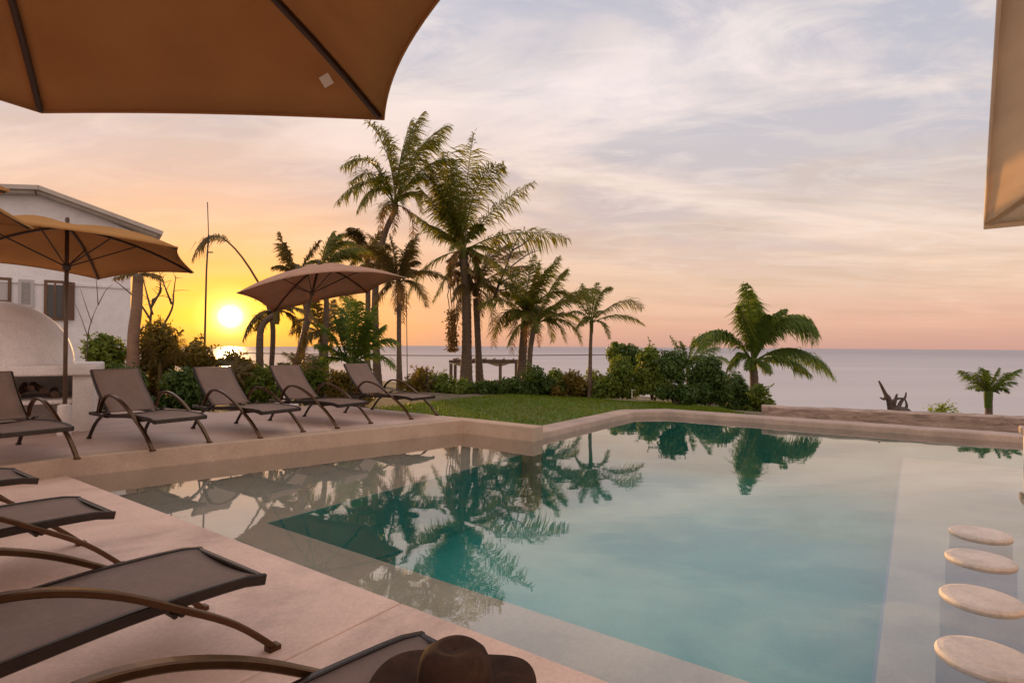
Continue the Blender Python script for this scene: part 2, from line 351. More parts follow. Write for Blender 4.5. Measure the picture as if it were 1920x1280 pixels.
# lawn sheet
def lawn_in(s, q): return True
g = MB(); vs = []
ls = [-17 + .5*i for i in range(30)]; lq = [12.72 + .5*i for i in range(15)]
def lawnpt(s, q): p = P(s, q); return (p.x, p.y, gz(p.x, p.y) + .035)
rows = []
for s in [-10.6 + .4*i for i in range(23)]:
    q0 = 7.95 if s < -5.55 else 12.75
    if s < -6.75: q0 = 8.0
    q1 = lerp(15.2, 17.6, sst(s, -10, -7)) if s < -7 else lerp(17.6, 13.0, sst(s, -6.4, -2.4))
    rows.append([lawnpt(s, lerp(q0, q1, k/14)) for k in range(15)])
for r in rows: vs += r
g.add(vs, [(i*15+k, i*15+k+1, (i+1)*15+k+1, (i+1)*15+k) for i in range(len(rows)-1) for k in range(14)])
# close skirt handled by the soil; orientation upward
g.f = [f[::-1] for f in g.f]
lawn = struct(g.build('lawn', M['lawn'], smooth=True))
LR = rows
g = MB(); rnd = random.Random(3)
for _ in range(26000):
    i = rnd.randrange(len(rows)-1); k = rnd.randrange(14); a, b, c, d = [Vector(x) for x in (rows[i][k], rows[i+1][k], rows[i+1][k+1], rows[i][k+1])]
    u, v = rnd.random(), rnd.random(); p = a.lerp(b, u).lerp(d.lerp(c, u), v)
    h = rnd.uniform(.03, .075); an = rnd.uniform(0, 6.28); wv = Vector((math.cos(an), math.sin(an), 0))*rnd.uniform(.006, .012); l = Vector((rnd.uniform(-1, 1), rnd.uniform(-1, 1), 0))*h*.6
    g.add([p-wv, p+wv, p+l+Vector((0, 0, h))], [(0, 1, 2)])
tag(g.build('grass', M['grass']), 'short green lawn grass between the pool and the palms', 'grass', kind='stuff')
# sandy clearing by the beach chair
c0 = at(1175, 738, 18.8); g = MB(); vs = []
for k in range(24):
    a = 2*math.pi*k/24; r = 1 + .15*math.sin(3*a+1); x, y = c0.x + 1.15*r*math.cos(a), c0.y + 1.6*r*math.sin(a); vs.append((x, y, gz(x, y) + .06))
g.add(vs + [(c0.x, c0.y, gz(c0.x, c0.y) + .075)], [(k, (k+1) % 24, 24) for k in range(24)]); struct(g.build('sand_path', M['sand']))

# ------------------------------------------------------------------ pool and decks
ZW = -.02
def wall_s(q): return lerp(-7.85, -6.5, (q-2.35)/(7.6-2.35))
JS = onz(640, 1184, 0); js = SW(JS)[0]
struct(MB().prism(poly((js+.004, -7), (9, -7), (9, 2.35), (js+.004, 2.35)), -1.5, 0).build('pool_deck', M['deck'], bevel=.012))
struct(MB().prism(poly((-7.846, -7), (js-.004, -7), (js-.004, 2.35), (-7.846, 2.35)), -1.5, 0).build('pool_deck', M['deck'], bevel=.012))
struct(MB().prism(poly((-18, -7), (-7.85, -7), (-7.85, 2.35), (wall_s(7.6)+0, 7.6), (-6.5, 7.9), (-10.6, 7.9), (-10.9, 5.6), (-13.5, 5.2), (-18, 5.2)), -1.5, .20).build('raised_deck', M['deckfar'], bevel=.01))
# rendered rim along the raised deck
def rimpoly(q0, q1, t=.20): return poly((wall_s(q0)+.012, q0), (wall_s(q1)+.012, q1), (wall_s(q1)-t, q1), (wall_s(q0)-t, q0))
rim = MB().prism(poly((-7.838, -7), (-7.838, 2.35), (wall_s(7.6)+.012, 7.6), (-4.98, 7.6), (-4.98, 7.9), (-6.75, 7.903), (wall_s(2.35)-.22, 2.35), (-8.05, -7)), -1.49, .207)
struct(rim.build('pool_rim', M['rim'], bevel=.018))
# coping of stone on the far sides
cop = MB()
inner = [(-5.02, 7.902)] + [(-5.02, 10), (-5.02, 11.7)] + [(-4.5, 12.25)] + [(2, 12.42), (9, 12.6), (16, 12.8)]
outer = [(16, 13.25), (9, 13.05), (2, 12.87), (-4.7, 12.72), (-5.46, 11.85), (-5.46, 7.902)]
cop.prism(poly(*(inner + outer)), -1.5, .095)
struct(cop.build('pool_coping', M['coping'], bevel=.03))
# shelves
struct(MB().prism(poly((-9, 2.34), (1.3, 2.34), (1.3, 3.18), (-5.2, 3.18), (-5.2, 7.8), (-9, 7.8)), -1.5, -.25).build('pool_ledge', M['shelf'], bevel=.01))
struct(MB().prism(poly((-.2, 3.182), (9, 3.182), (9, 12.5), (-.2, 12.5)), -1.5, -.42).build('bar_ledge', M['shelf'], bevel=.01))
for o in col.objects:
    if o.name.startswith(('pool_ledge', 'bar_ledge')):
        o.data.materials.append(M['deep'])
        for f in o.data.polygons:
            if abs(f.normal.z) < .5: f.material_index = 1
# teal lining on the far pool walls below the waterline band
lin = MB().prism(poly((-5.0, 7.85), (-4.96, 7.85), (-4.96, 11.66), (-4.46, 12.19), (9, 12.5), (9, 12.56), (-4.5, 12.24), (-5.0, 11.7)), -1.5, -.13); struct(lin.build('pool_lining', M['deep']))
struct(MB().prism(poly((1.3, 2.345), (9, 2.345), (9, 3.181), (1.3, 3.181)), -1.5, -.42).build('bar_ledge', M['shelf']))
struct(MB().box(P(-.2, 7.8, -.436), (.025, 9.2, .03), Matrix.Rotation(math.atan2(NX.y, NX.x) - math.pi/2, 3, 'Z')).build('tile_line', M['tile']))
struct(MB().prism(poly((-5.6, 3.0), (0, 3.0), (0, 12.9), (-5.6, 12.9)), -1.7, -1.12).build('pool_floor', M['deep']))
wp = MB().prism(poly((-7.9, 2.30), (9, 2.30), (9, 12.65), (-4.75, 12.32), (-5.08, 11.8), (-5.08, 7.65), (-6.55, 7.65)), -1.6, ZW)
struct(wp.build('pool_water', M['water']))

# ------------------------------------------------------------------ sun loungers
def crom(pts, n=6):
    pts = [Vector(p) for p in pts]; out = []
    for i in range(len(pts)-1):
        p0, p1, p2, p3 = pts[max(i-1, 0)], pts[i], pts[i+1], pts[min(i+2, len(pts)-1)]
        for k in range(n):
            t = k/n; out.append(.5*((2*p1) + (p2-p0)*t + (2*p0-5*p1+4*p2-p3)*t*t + (3*p1-p0-3*p2+p3)*t**3))
    return out + [pts[-1]]
LW = .66
def seat_z(t): return .365 + .012*math.sin(t*3.0) - .02*max(0, 1-t/.15)**2 - .018*sst(t, .5, 1.2)
def make_lounger():
    r = empty('sun_lounger')
    f = MB(); hw = LW/2
    prof = [(0, t, seat_z(t)) for t in [i*.1 for i in range(13)]]
    for sx in (-1, 1): f.bar([(sx*(hw-.014), y, z) for _, y, z in prof], (1, 0, 0), .028, .052)
    f.bar([(-hw+.02, .012, seat_z(0)), (hw-.02, .012, seat_z(0))], (0, 1, 0), .03, .05)
    f.bar([(-hw+.02, 1.2, seat_z(1.2)-.01), (hw-.02, 1.2, seat_z(1.2)-.01)], (0, 1, 0), .03, .04)
    for sx in (-1, 1): f.bar([(sx*(hw-.014), 1.2 + k*.18, seat_z(1.2)-.015+k*.004) for k in range(4)], (1, 0, 0), .026, .04)
    f.bar([(-hw+.02, 1.74, .34), (hw-.02, 1.74, .34)], (0, 1, 0), .03, .035)
    f.build('frame', M['bronze'], r, bevel=0)
    s = MB(); nx, ny = 8, 16
    vs = []
    for j in range(ny+1):
        t = .028 + (1.175-.028)*j/ny
        for i in range(nx+1):
            u = -1 + 2*i/nx; vs.append((u*(hw-.026), t, seat_z(t) + .014 - .022*(1-u*u)))
    s.add(vs, [(j*(nx+1)+i, j*(nx+1)+i+1, (j+1)*(nx+1)+i+1, (j+1)*(nx+1)+i) for j in range(ny) for i in range(nx)])
    s.build('seat_sling', M['sling'], r, smooth=True, solid=.006)
    # backrest, raised
    a = R(46); L = .79; y0, z0 = 1.21, .355
    def bk(l): return (y0 + l*math.cos(a) + .05*math.sin(l/L*math.pi), z0 + l*math.sin(a))
    b = MB()
    for sx in (-1, 1): b.bar([(sx*(hw-.03), *bk(L*k/8)) for k in range(9)], (1, 0, 0), .028, .035)
    b.bar([(-hw+.03, *bk(L)), (hw-.03, *bk(L))], (0, 1, 0), .03, .035)
    for sx in (-1, 1): b.bar([(sx*(hw-.07), *bk(.42)), (sx*(hw-.07), 1.66, .35)], (1, 0, 0), .02, .02)
    b.build('back_frame', M['bronze'], r)
    s = MB(); vs = []
    for j in range(ny+1):
        l = .02 + (L-.02)*j/ny
        for i in range(nx+1):
            u = -1 + 2*i/nx; yy, zz = bk(l); k = .018 - .03*(1-u*u)*math.sin(j/ny*math.pi)
            vs.append((u*(hw-.04), yy - k*math.sin(a), zz + k*math.cos(a)))
    s.add(vs, [(j*(nx+1)+i, j*(nx+1)+i+1, (j+1)*(nx+1)+i+1, (j+1)*(nx+1)+i) for j in range(ny) for i in range(nx)])
    s.build('back_sling', M['sling'], r, smooth=True, solid=.006)
    for sx in (-1, 1):
        x = sx*(hw+.022)
        c = crom([(x, -.03, .012), (x, .17, .20), (x, .42, .365), (x, .68, .515), (x, .93, .605), (x, 1.14, .615), (x, 1.29, .52), (x, 1.36, .385)], 5)
        m = MB().bar(c, (1, 0, 0), .046, .030); m.box((x, -.025, .012), (.052, .06, .024))
        m.build('armrest', M['arm'], r)
        c = crom([(x, 1.10, .40), (x, 1.30, .33), (x, 1.50, .20), (x, 1.66, .012)], 5)
        m = MB().bar(c, (1, 0, 0), .040, .028); m.box((x, 1.66, .012), (.046, .055, .024)); m.build('rear_leg', M['bronze'], r)
        MB().tube([(sx*(hw-.05), .40, .335), (x, .40, .335)], .016, 8).build('bolt', M['bronze'], r)
    MB().tube([(-hw, .42, .325), (hw, .42, .325)], .013, 8).build('crossbar', M['bronze'], r)
    return r
proto = make_lounger()
near = [((-1.47, 3.0), 'brown lounger across the lower left, its whole foot end in view'),
        ((-2.93, 4.03), 'brown lounger on the near deck, second up from the one with the hat'),
        ((-4.22, 4.96), 'brown lounger cut off by the left edge, only its foot corner showing'),
        ((-.11, 2.05), 'brown lounger at the bottom edge with a brown hat lying on it')]
far = [(-4.17, 7.2, 'brown lounger on the raised deck, standing just right of the white oven'),
       (-3.30, 8.18, 'brown lounger on the raised deck below the sun, second from the oven'),
       (-2.54, 9.17, 'brown lounger on the raised deck, standing below the open far parasol'),
       (-1.60, 10.35, 'brown lounger at the lawn end of the raised deck, furthest from the oven'),
       (-5.07, 6.10, 'brown lounger on the raised deck at the left edge, in front of the white oven')]
first = True
aN = math.atan2(-NX.y, -NX.x) - math.pi/2
for (x, y), lb in near:
    o = proto if first else copy_tree(proto); first = False
    # mid of the foot end sits at (x, y)
    o.location = (x, y, 0); o.rotation_euler = (0, 0, aN if x < -.5 else math.atan2(-.75, -.66) - math.pi/2)
    tag(o, lb, 'sun lounger', 'sun loungers on the near deck')
aF = math.atan2(.53, -.85) - math.pi/2
for x, y, lb in far:
    o = copy_tree(proto); o.location = (x-.0, y, .20); o.rotation_euler = (0, 0, aF)
    tag(o, lb, 'sun lounger', 'sun loungers on the raised deck')
# ------------------------------------------------------------------ hat
hc = Vector((-.175, 1.83, .374)); hat = empty('hat', hc, R(-5))
def hatfn(p):
    r = math.hypot(p.x, p.y); q = p.copy(); q.x *= 1.0; q.y *= .86 if r < .16 else lerp(.86, .98, min(1, (r-.16)/.1))
    return q
m = MB().lathe([(.122, .012), (.121, .05), (.117, .09), (.110, .125), (.097, .150), (.078, .163), (.055, .162), (.030, .156), (.004, .154)], seg=48,
    fn=lambda p: hatfn(p) + Vector((0, 0, .003*math.sin(p.x*30+p.y*20)*(p.z/.16))))
m.build('crown', M['felt'], hat, smooth=True, solid=.004)
def brimfn(p):
    q = hatfn(p); r = math.hypot(p.x, p.y); a = math.atan2(p.y, p.x); e = max(0, (r-.125)/.155)
    up = .028*max(0, math.cos(a+.1))**2*e**1.6 + .02*max(0, math.cos(a-math.pi))*e + .016*math.sin(3*a)*e
    q.z += up; q.x -= .02*max(0, math.cos(a+.1))**2*e*e; return q
MB().lathe([(.120, .014), (.135, .009), (.17, .007), (.21, .008), (.25, .010), (.275, .012), (.282, .010)], seg=64, fn=brimfn).build('brim', M['felt'], hat, smooth=True, solid=.004)
MB().lathe([(.1245, .014), (.1245, .030)], seg=48, fn=hatfn).build('band', M['band'], hat, smooth=True, solid=.003)
tag(hat, 'brown felt hat with a wide curled brim lying on the lounger at the bottom edge', 'hat')

# ------------------------------------------------------------------ parasols
def parasol(name, corners, peak, base, mat, label, nseg=10, scallop=.10, polew=.026, ribs=True, hub=None, tagpos=None, lift=.05, group='parasols beside the pool', basekind='round', valance=0, ribmat=None):
    corners = [Vector(c) for c in corners]; peak = Vector(peak); base = Vector(base)
    r = empty(name, base); inv = -base
    n = len(corners); ctr = sum(corners, Vector())/n
    m = MB(); vs = []; K = nseg
    for i in range(n):
        a, b = corners[i], corners[(i+1) % n]; mid = (a+b)/2
        for k in range(K):
            u = k/K; e = a.lerp(b, u); inw = (ctr - e); inw.z = 0; e2 = e + inw*scallop*4*u*(1-u) + Vector((0, 0, lift*4*u*(1-u)))
            for j in range(9):
                t = j/8; q = peak.lerp(e2, t); q.z += .10*4*t*(1-t)*(1 - .55*4*u*(1-u)); vs.append(q + inv)
    tot = n*K
    fs = []
    for i in range(tot):
        i2 = (i+1) % tot
        for j in range(8):
            if j == 0: fs.append((i*9, i*9+1, i2*9+1))
            else: fs.append((i*9+j, i*9+j+1, i2*9+j+1, i2*9+j))
    m.add(vs, fs); can = m.build('canopy', mat, r, smooth=True, solid=.004)
    hm = MB()
    ring = [Vector(vs[i*9+8]) for i in range(tot)] + [Vector(vs[8])]
    hm.bar(ring, (0, 0, 1), .022 + valance, .007); hm.build('hem', mat, can)
    top = peak
    m = MB().tube([Vector((0, 0, .05)), (top+inv)*.5, top+inv-Vector((0, 0, .02))], polew, 14); m.build('pole', M['pole'], r, smooth=True)
    fz = top + inv
    MB().lathe([(.03, -.02), (.036, .02), (.022, .045), (.03, .075), (.018, .11), (.002, .115)], fz, 14).build('finial', M['rib'], r, smooth=True)
    hubp = (peak.lerp(base, 0)+inv)*.80 if hub is None else Vector(hub)+inv
    MB().lathe([(.03, -.05), (.05, -.04), (.05, .04), (.03, .05)], hubp, 14).build('hub', M['rib'], r, smooth=True)
    for c in corners:
        c = c + inv; q = [];
        for j in range(9):
            t = .02 + .96*j/8; p = fz.lerp(c, t); p.z += .10*4*t*(1-t) - .028; q.append(p)
        rb = MB().bar(q, (c - fz).cross(Vector((0, 0, 1))), .026, .030).build('rib', ribmat or M['rib'], r)
        if ribs: MB().tube([hubp, q[4] - Vector((0, 0, .012))], .010, 6).build('strut', M['rib'], rb)
    if basekind == 'round':
        MB().lathe([(.001, 0), (.28, 0), (.28, .05), (.25, .07), (.06, .09), (.045, .30), (polew+.004, .31)], (0, 0, 0), 28).build('base', M['stone_white'], r, smooth=False)
    else:
        MB().lathe([(.001, 0), (.085, 0), (.09, .02), (.085, .42), (.05, .44), (.001, .44)], (0, 0, 0), 24).build('base', M['stone_white'], r, smooth=False)
    if tagpos is not None:
        p = Vector(tagpos)+inv; MB().box(p + Vector((0, 0, -.03)), (.052, .052, .003), (Vector((0, 0, CAMZ)) - Vector(tagpos)).to_track_quat('Z', 'Y').to_matrix() @ Matrix.Rotation(R(35), 3, 'Z')).build('care_tag', M['tag'], can)
    return tag(r, label, 'parasol', group)
# overhead, left
zc = 2.76
C1, C2 = onz(720, 222, zc), onz(78, 209, zc)
mid = (C1+C2)/2; side_v = (C1-C2); R1 = side_v.length; nrm = Vector((side_v.y, -side_v.x, 0)).normalized(); cen = mid + nrm*R1*.866
hexc = [cen + Matrix.Rotation(R(60*k), 3, 'Z') @ (C1-cen) for k in range(6)]
hexc = [c + (Vector((-.22, 0, 0)) if c.x > C1.x + .3 and abs(c.y-cen.y) < .6 else Vector()) for c in hexc]; cen = cen + Vector((-.10, .03, 0))
tp = onz(612, 140, zc+.09)
parasol('parasol', hexc, cen + Vector((0, 0, .62)), (cen.x, cen.y, 0), CANV, 'large tan parasol overhead at the top left with dark ribs', scallop=.07, lift=-.03, tagpos=tp, nseg=16)
# mid left over the oven
k_ = .93
def sc(x, y, z): return Vector((x*k_, y*k_, 1.5 + (z-1.5)*k_))
parasol('parasol', [sc(-4.83, 8.2, 2.89), sc(-5.72, 10.2, 2.78), sc(-7.64, 10.5, 2.69), sc(-8.8, 8.85, 2.80), sc(-8.1, 7.1, 2.9), sc(-6.2, 6.75, 2.95)], sc(-6.8, 8.67, 3.30), (-6.8*k_, 8.67*k_, .20), CANV, 'open tan parasol in front of the white oven, its pole crossing the oven', scallop=.06, basekind='post')
# left edge, nearer
cc = Vector((-5.55, 4.25, 0)); cn = at(62, 428, 5.75)
ang = math.atan2(cn.y-cc.y, cn.x-cc.x); rr = (Vector((cn.x, cn.y, 0))-cc).length
parasol('parasol', [Vector((cc.x + rr*math.cos(ang + R(60*k)), cc.y + rr*math.sin(ang + R(60*k)), cn.z + [.0, .02, .04, .05, .05, .02][k])) for k in range(6)], (cc.x, cc.y, cn.z+.55), (cc.x, cc.y, 0.20), CANV, 'tan parasol cut off by the left edge, only one pointed canopy corner showing', scallop=.15)
# far, below the sun side palms
Y3 = 12.0
parasol('parasol', [at(762, 521, 12.6), at(690, 548, 13.9), at(512, 585, 13.6), at(444, 549, 12.2), at(548, 518, 10.6), at(672, 509, 10.7)], at(598, 497, 12.0), Vector((at(534, 690, 12.0).x, 12.0, .20)), CANV2, 'rose brown parasol standing behind the loungers, left of the palm trunks', scallop=.05, nseg=8)
# right edge over the swim-up bar
K1 = onz(1845, 421, 2.4); K2 = Vector((K1.x-2.2, K1.y-2.7, 2.4)); K4 = Vector((K1.x+2.62, K1.y-2.12, 2.4)); K3 = K2 + (K4-K1); kc = (K2+K4)/2
parasol('parasol', [K2, K3, K4, K1], kc + Vector((0, 0, .7)), (kc.x, kc.y, -.0), CANV3, 'pale cream parasol at the right edge above the swim-up bar', scallop=.0, lift=0, nseg=14, ribs=True, valance=.05, ribmat=CANV3)

# ------------------------------------------------------------------ swim-up bar
for (px, py), lb in (((1838, 1000), 'white round stool under water, furthest of the four'), ((1838, 1048), 'white round stool under water, third from the bottom edge'),
                    ((1840, 1122), 'white round stool under water, second from the bottom edge'), ((1850, 1232), 'white round stool under water, nearest at the bottom right corner')):
    p = onz(px, py, -.01); o = empty('pool_stool', (p.x, p.y, -.43))
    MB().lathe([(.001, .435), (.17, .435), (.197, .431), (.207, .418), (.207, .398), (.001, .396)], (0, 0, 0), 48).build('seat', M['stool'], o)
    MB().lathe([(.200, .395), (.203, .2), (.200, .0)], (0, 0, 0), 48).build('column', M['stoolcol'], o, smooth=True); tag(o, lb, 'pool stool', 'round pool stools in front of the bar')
bar = empty('bar_counter', P(1.3, 5, -.42), 0)
bp = P(1.3, 5, -.42)
m = MB().prism([(x-bp.x, y-bp.y) for x, y in poly((1.16, -1), (1.42, -1), (1.42, 10.2), (1.16, 10.2))], 0, .80); m.build('counter_wall', M['stone_white'], bar, bevel=.02)
m = MB().prism([(x-bp.x, y-bp.y) for x, y in poly((1.12, -1), (1.62, -1), (1.62, 10.26), (1.12, 10.26))], .80, .90); m.build('counter_top', M['coping'], bar, bevel=.02)
tag(bar, 'rendered swim-up bar counter at the right edge, only its far end showing', 'bar counter')

# ------------------------------------------------------------------ oven with counter
e = onz(176, 808, .20); OA = R(33); ov = empty('outdoor_oven', (e.x, e.y, .20), OA); D8 = e.y/1067
zt = at(176, 684, e.y).z - .20; zb = at(176, 703, e.y).z - .20
m = MB().prism([(-4.2, -.10), (-.06, -.10), (.03, -.02), (.03, 2.0), (-4.2, 2.0)], zb, zt); m.build('worktop', M['stone_white'], ov, bevel=.03)
def obox(name, x0, x1, y0, y1, z0, z1, mat, bevel=.015):
    return MB().box(((x0+x1)/2, (y0+y1)/2, (z0+z1)/2), (x1-x0, y1-y0, z1-z0)).build(name, mat, ov, bevel=bevel)
obox('pillar', -.26, .0, 0, .34, 0, zb-.002, M['stone_white'])
obox('pillar', -.26, .0, 1.6, 1.94, 0, zb-.002, M['stone_white'])
obox('pillar', -2.1, -1.84, 0, .34, 0, zb-.002, M['stone_white'])
obox('back_wall', -4.0, -.27, 1.64, 1.84, 0, zb-.003, M['stone_white'])
obox('side_wall', -.16, -.08, .341, 1.599, 0, zb-.004, M['stone_white'])
zsh = at(90, 747, e.y).z - .20
obox('shelf', -1.83, -.265, .05, 1.6, zsh-.06, zsh, M['stone_white'])
for k in range(9):
    a = random.uniform(-.5, .5); x_ = -.5-.14*k
    MB().tube([(x_, .35+random.uniform(0, .2), zsh+.06+.05*(k % 3)), (x_+a*.5, 1.2, zsh+.07+.1*(k % 2))], random.uniform(.04, .06), 9).build('log', M['wood'], ov)
dc = Vector((-1.22, .92, zt-.002)); rad = .91
prof = [(rad*math.cos(t), rad*1.04*math.sin(t)) for t in [i*math.pi/2/18 for i in range(19)]]
MB().lathe([(rad, 0)] + prof[:-1] + [(.004, rad*1.04)], dc, 48).build('dome', M['stone_white'], ov, smooth=True)
MB().box(dc+Vector((-.62, -.70, .26)), (.5, .25, .44), Matrix.Rotation(R(-42), 3, 'Z')).build('mouth', M['wood'], ov, bevel=.05)
tag(ov, 'white domed outdoor oven on a rendered counter with a wood shelf', 'outdoor oven')

# ------------------------------------------------------------------ house
HC = at(245, 650, 24.0); HC.z = -.03; HR = Matrix.Rotation(R(36), 4, 'Z')   # right front corner; front runs left and towards the viewer
H = empty('house', HC, R(36)); HX = HR.to_3x3() @ Vector((1, 0, 0)); HYv = HR.to_3x3() @ Vector((0, 1, 0)); HI = HR.to_3x3().inverted(); HO = Vector((0, 0, 0)); YH = 0.0
def hp(px, py, y=0):
    d = ray(px, py); o = Vector((0, 0, CAMZ)); t = (HC - o).dot(HYv)/d.dot(HYv); return HI @ (o + d*t - HC)
outl = [hp(-260, 700), hp(245, 700), hp(245, 432), hp(75, 362), hp(-260, 330)]
outl = [(v.x, v.z if i > 1 else 0) for i, v in enumerate(outl)]
depth = 9.0; m = MB(); n = len(outl)
vs = [(x, YH, z) for x, z in outl] + [(x, YH+depth, z) for x, z in outl]
m.add([tuple(Vector(v)-HO) for v in vs], [tuple(range(n)), tuple(range(2*n-1, n-1, -1))] + [(i, i+n, (i+1) % n+n, (i+1) % n) for i in range(n)])
m.build('wall', M['housewall'], H)
# roof slabs with overhanging eaves
rf = MB(); rp = [hp(-270, 345), hp(75, 355), hp(304, 439)]
for a, b in zip(rp, rp[1:]):
    d = (b-a); nz = Vector((-d.z, 0, d.x)).normalized()
    for (off, th, y0, y1) in ((.0, .16, YH-.75, YH+depth+.5), (-.16, .10, YH-.55, YH+depth+.3)):
        q = [a+nz*off, b+nz*off - (d.normalized()*.15 if off else Vector()), b+nz*(off-th) - (d.normalized()*.15 if off else Vector()), a+nz*(off-th)]
        rf.add([Vector((p.x, y0, p.z))-HO for p in q] + [Vector((p.x, y1, p.z))-HO for p in q], [(0, 1, 2, 3), (7, 6, 5, 4), (0, 4, 5, 1), (1, 5, 6, 2), (2, 6, 7, 3), (3, 7, 4, 0)])
rf.build('roof', M['roof'], H)
def window(x0, y0, x1, y1, mf, mg, mull=1, louv=0, open_=False):
    a, b = hp(x0, y1), hp(x1, y0); cx, cz = (a.x+b.x)/2, (a.z+b.z)/2; W_, H_ = b.x-a.x, b.z-a.z; t = .10
    f = MB(); c = Vector((cx, YH-.03, cz))-HO
    f.box(c+Vector((0, 0, H_/2-t/2)), (W_, .10, t)); f.box(c-Vector((0, 0, H_/2-t/2)), (W_, .10, t))
    for s_ in (-1, 1): f.box(c+Vector((s_*(W_/2-t/2), 0, 0)), (t, .10, H_-2*t))
    for k in range(mull): f.box(c+Vector((-W_/2+W_*(k+1)/(mull+1), -.005, 0)), (.06, .08, H_-2*t))
    fr = f.build('window', mf, H)
    MB().box(c+Vector((0, .02, 0)), (W_-2*t, .04, H_-2*t)).build('pane', mg, fr)
    if louv:
        l = MB()
        for k in range(louv): l.box(c+Vector((0, -.02, -H_/2+t+(H_-2*t)*(k+.5)/louv)), (W_-2*t, .03, (H_-2*t)/louv*.6), Matrix.Rotation(R(25), 3, 'X'))
        l.build('louvres', mf, fr)
window(82, 527, 124, 600, M['wood'], M['glass'], 1, 0)
window(-30, 521, 22, 566, M['wood'], M['blind'], 0)
window(34, 525, 64, 575, M['blind'], M['blind'], 0, 12)
m = MB(); a, b = hp(124, 600), hp(137, 530); m.box(Vector(((a.x+b.x)/2, YH-.25, (a.z+b.z)/2))-HO, (.08, .45, b.z-a.z), Matrix.Rotation(R(-35), 3, 'Z')); m.build('shutter', M['wood'], H)
# string course and corner pilaster
m = MB(); a, b = hp(-260, 512), hp(245, 512); m.box(Vector(((a.x+b.x)/2, YH-.02, a.z))-HO, (b.x-a.x-.1, .08, .10)); m.build('moulding', M['housewall'], H)
tag(H, 'white two storey house with a sloping roof and brown window behind the oven', 'house')

# ------------------------------------------------------------------ vegetation
def bez(a, c, b, t): return a*(1-t)**2 + c*2*t*(1-t) + b*t*t
def frond(mb, a, c, b, rnd, leaf=.24, npair=46, width=.045, start=.16, wind=Vector((.25, 0, -.1)), rach=.028, fall=.55, sparse=1.0):
    L = ((c-a).length + (b-c).length)*.55 + (b-a).length*.45; pts = [bez(a, c, b, k/12) for k in range(13)]
    mb.tube(pts, [rach*(1-.85*k/12) for k in range(13)], 4, cap=False)
    tilt = rnd.uniform(-.5, .5)
    npair = int(npair*2.0); width *= .76; leaf *= 1.22
    for k in range(npair):
        t = start + (1-start)*(k+rnd.random()*.6)/npair
        p = bez(a, c, b, t); tg = (bez(a, c, b, min(1, t+.02)) - bez(a, c, b, t-.02)).normalized()
        sd = tg.cross(Vector((0, 0, 1)));
        if sd.length < .15: sd = tg.cross(Vector((0, 1, 0)))
        sd.normalize(); up = sd.cross(tg).normalized(); sd = (sd*math.cos(tilt) + up*math.sin(tilt)).normalized()
        u = (t-start)/(1-start); prof = (.35 + .65*math.sin(min(1, u*1.5+.12)*math.pi*.5)) * (1 - .72*max(0, u-.55)/.45)
        for s_ in (-1, 1):
            if rnd.random() > sparse: continue
            ln = leaf*L*prof*rnd.uniform(.6, 1.35)
            d = (sd*s_*rnd.uniform(.55, 1.0) + tg*rnd.uniform(.4, 1.1) + up*rnd.uniform(-.25, .35) + wind*rnd.uniform(.5, 1.7)).normalized()
            e1 = p + d*ln*.5 + Vector((0, 0, -fall*ln*.12)); d2 = (d + Vector((0, 0, -fall*rnd.uniform(.9, 2.0)))).normalized(); e2 = e1 + d2*ln*.55
            wv = tg*width*.5*rnd.uniform(.7, 1.2)
            mb.add([p-wv*.6, p+wv*.6, e1+wv, e1-wv, e2], [(0, 1, 2, 3), (3, 2, 4)])
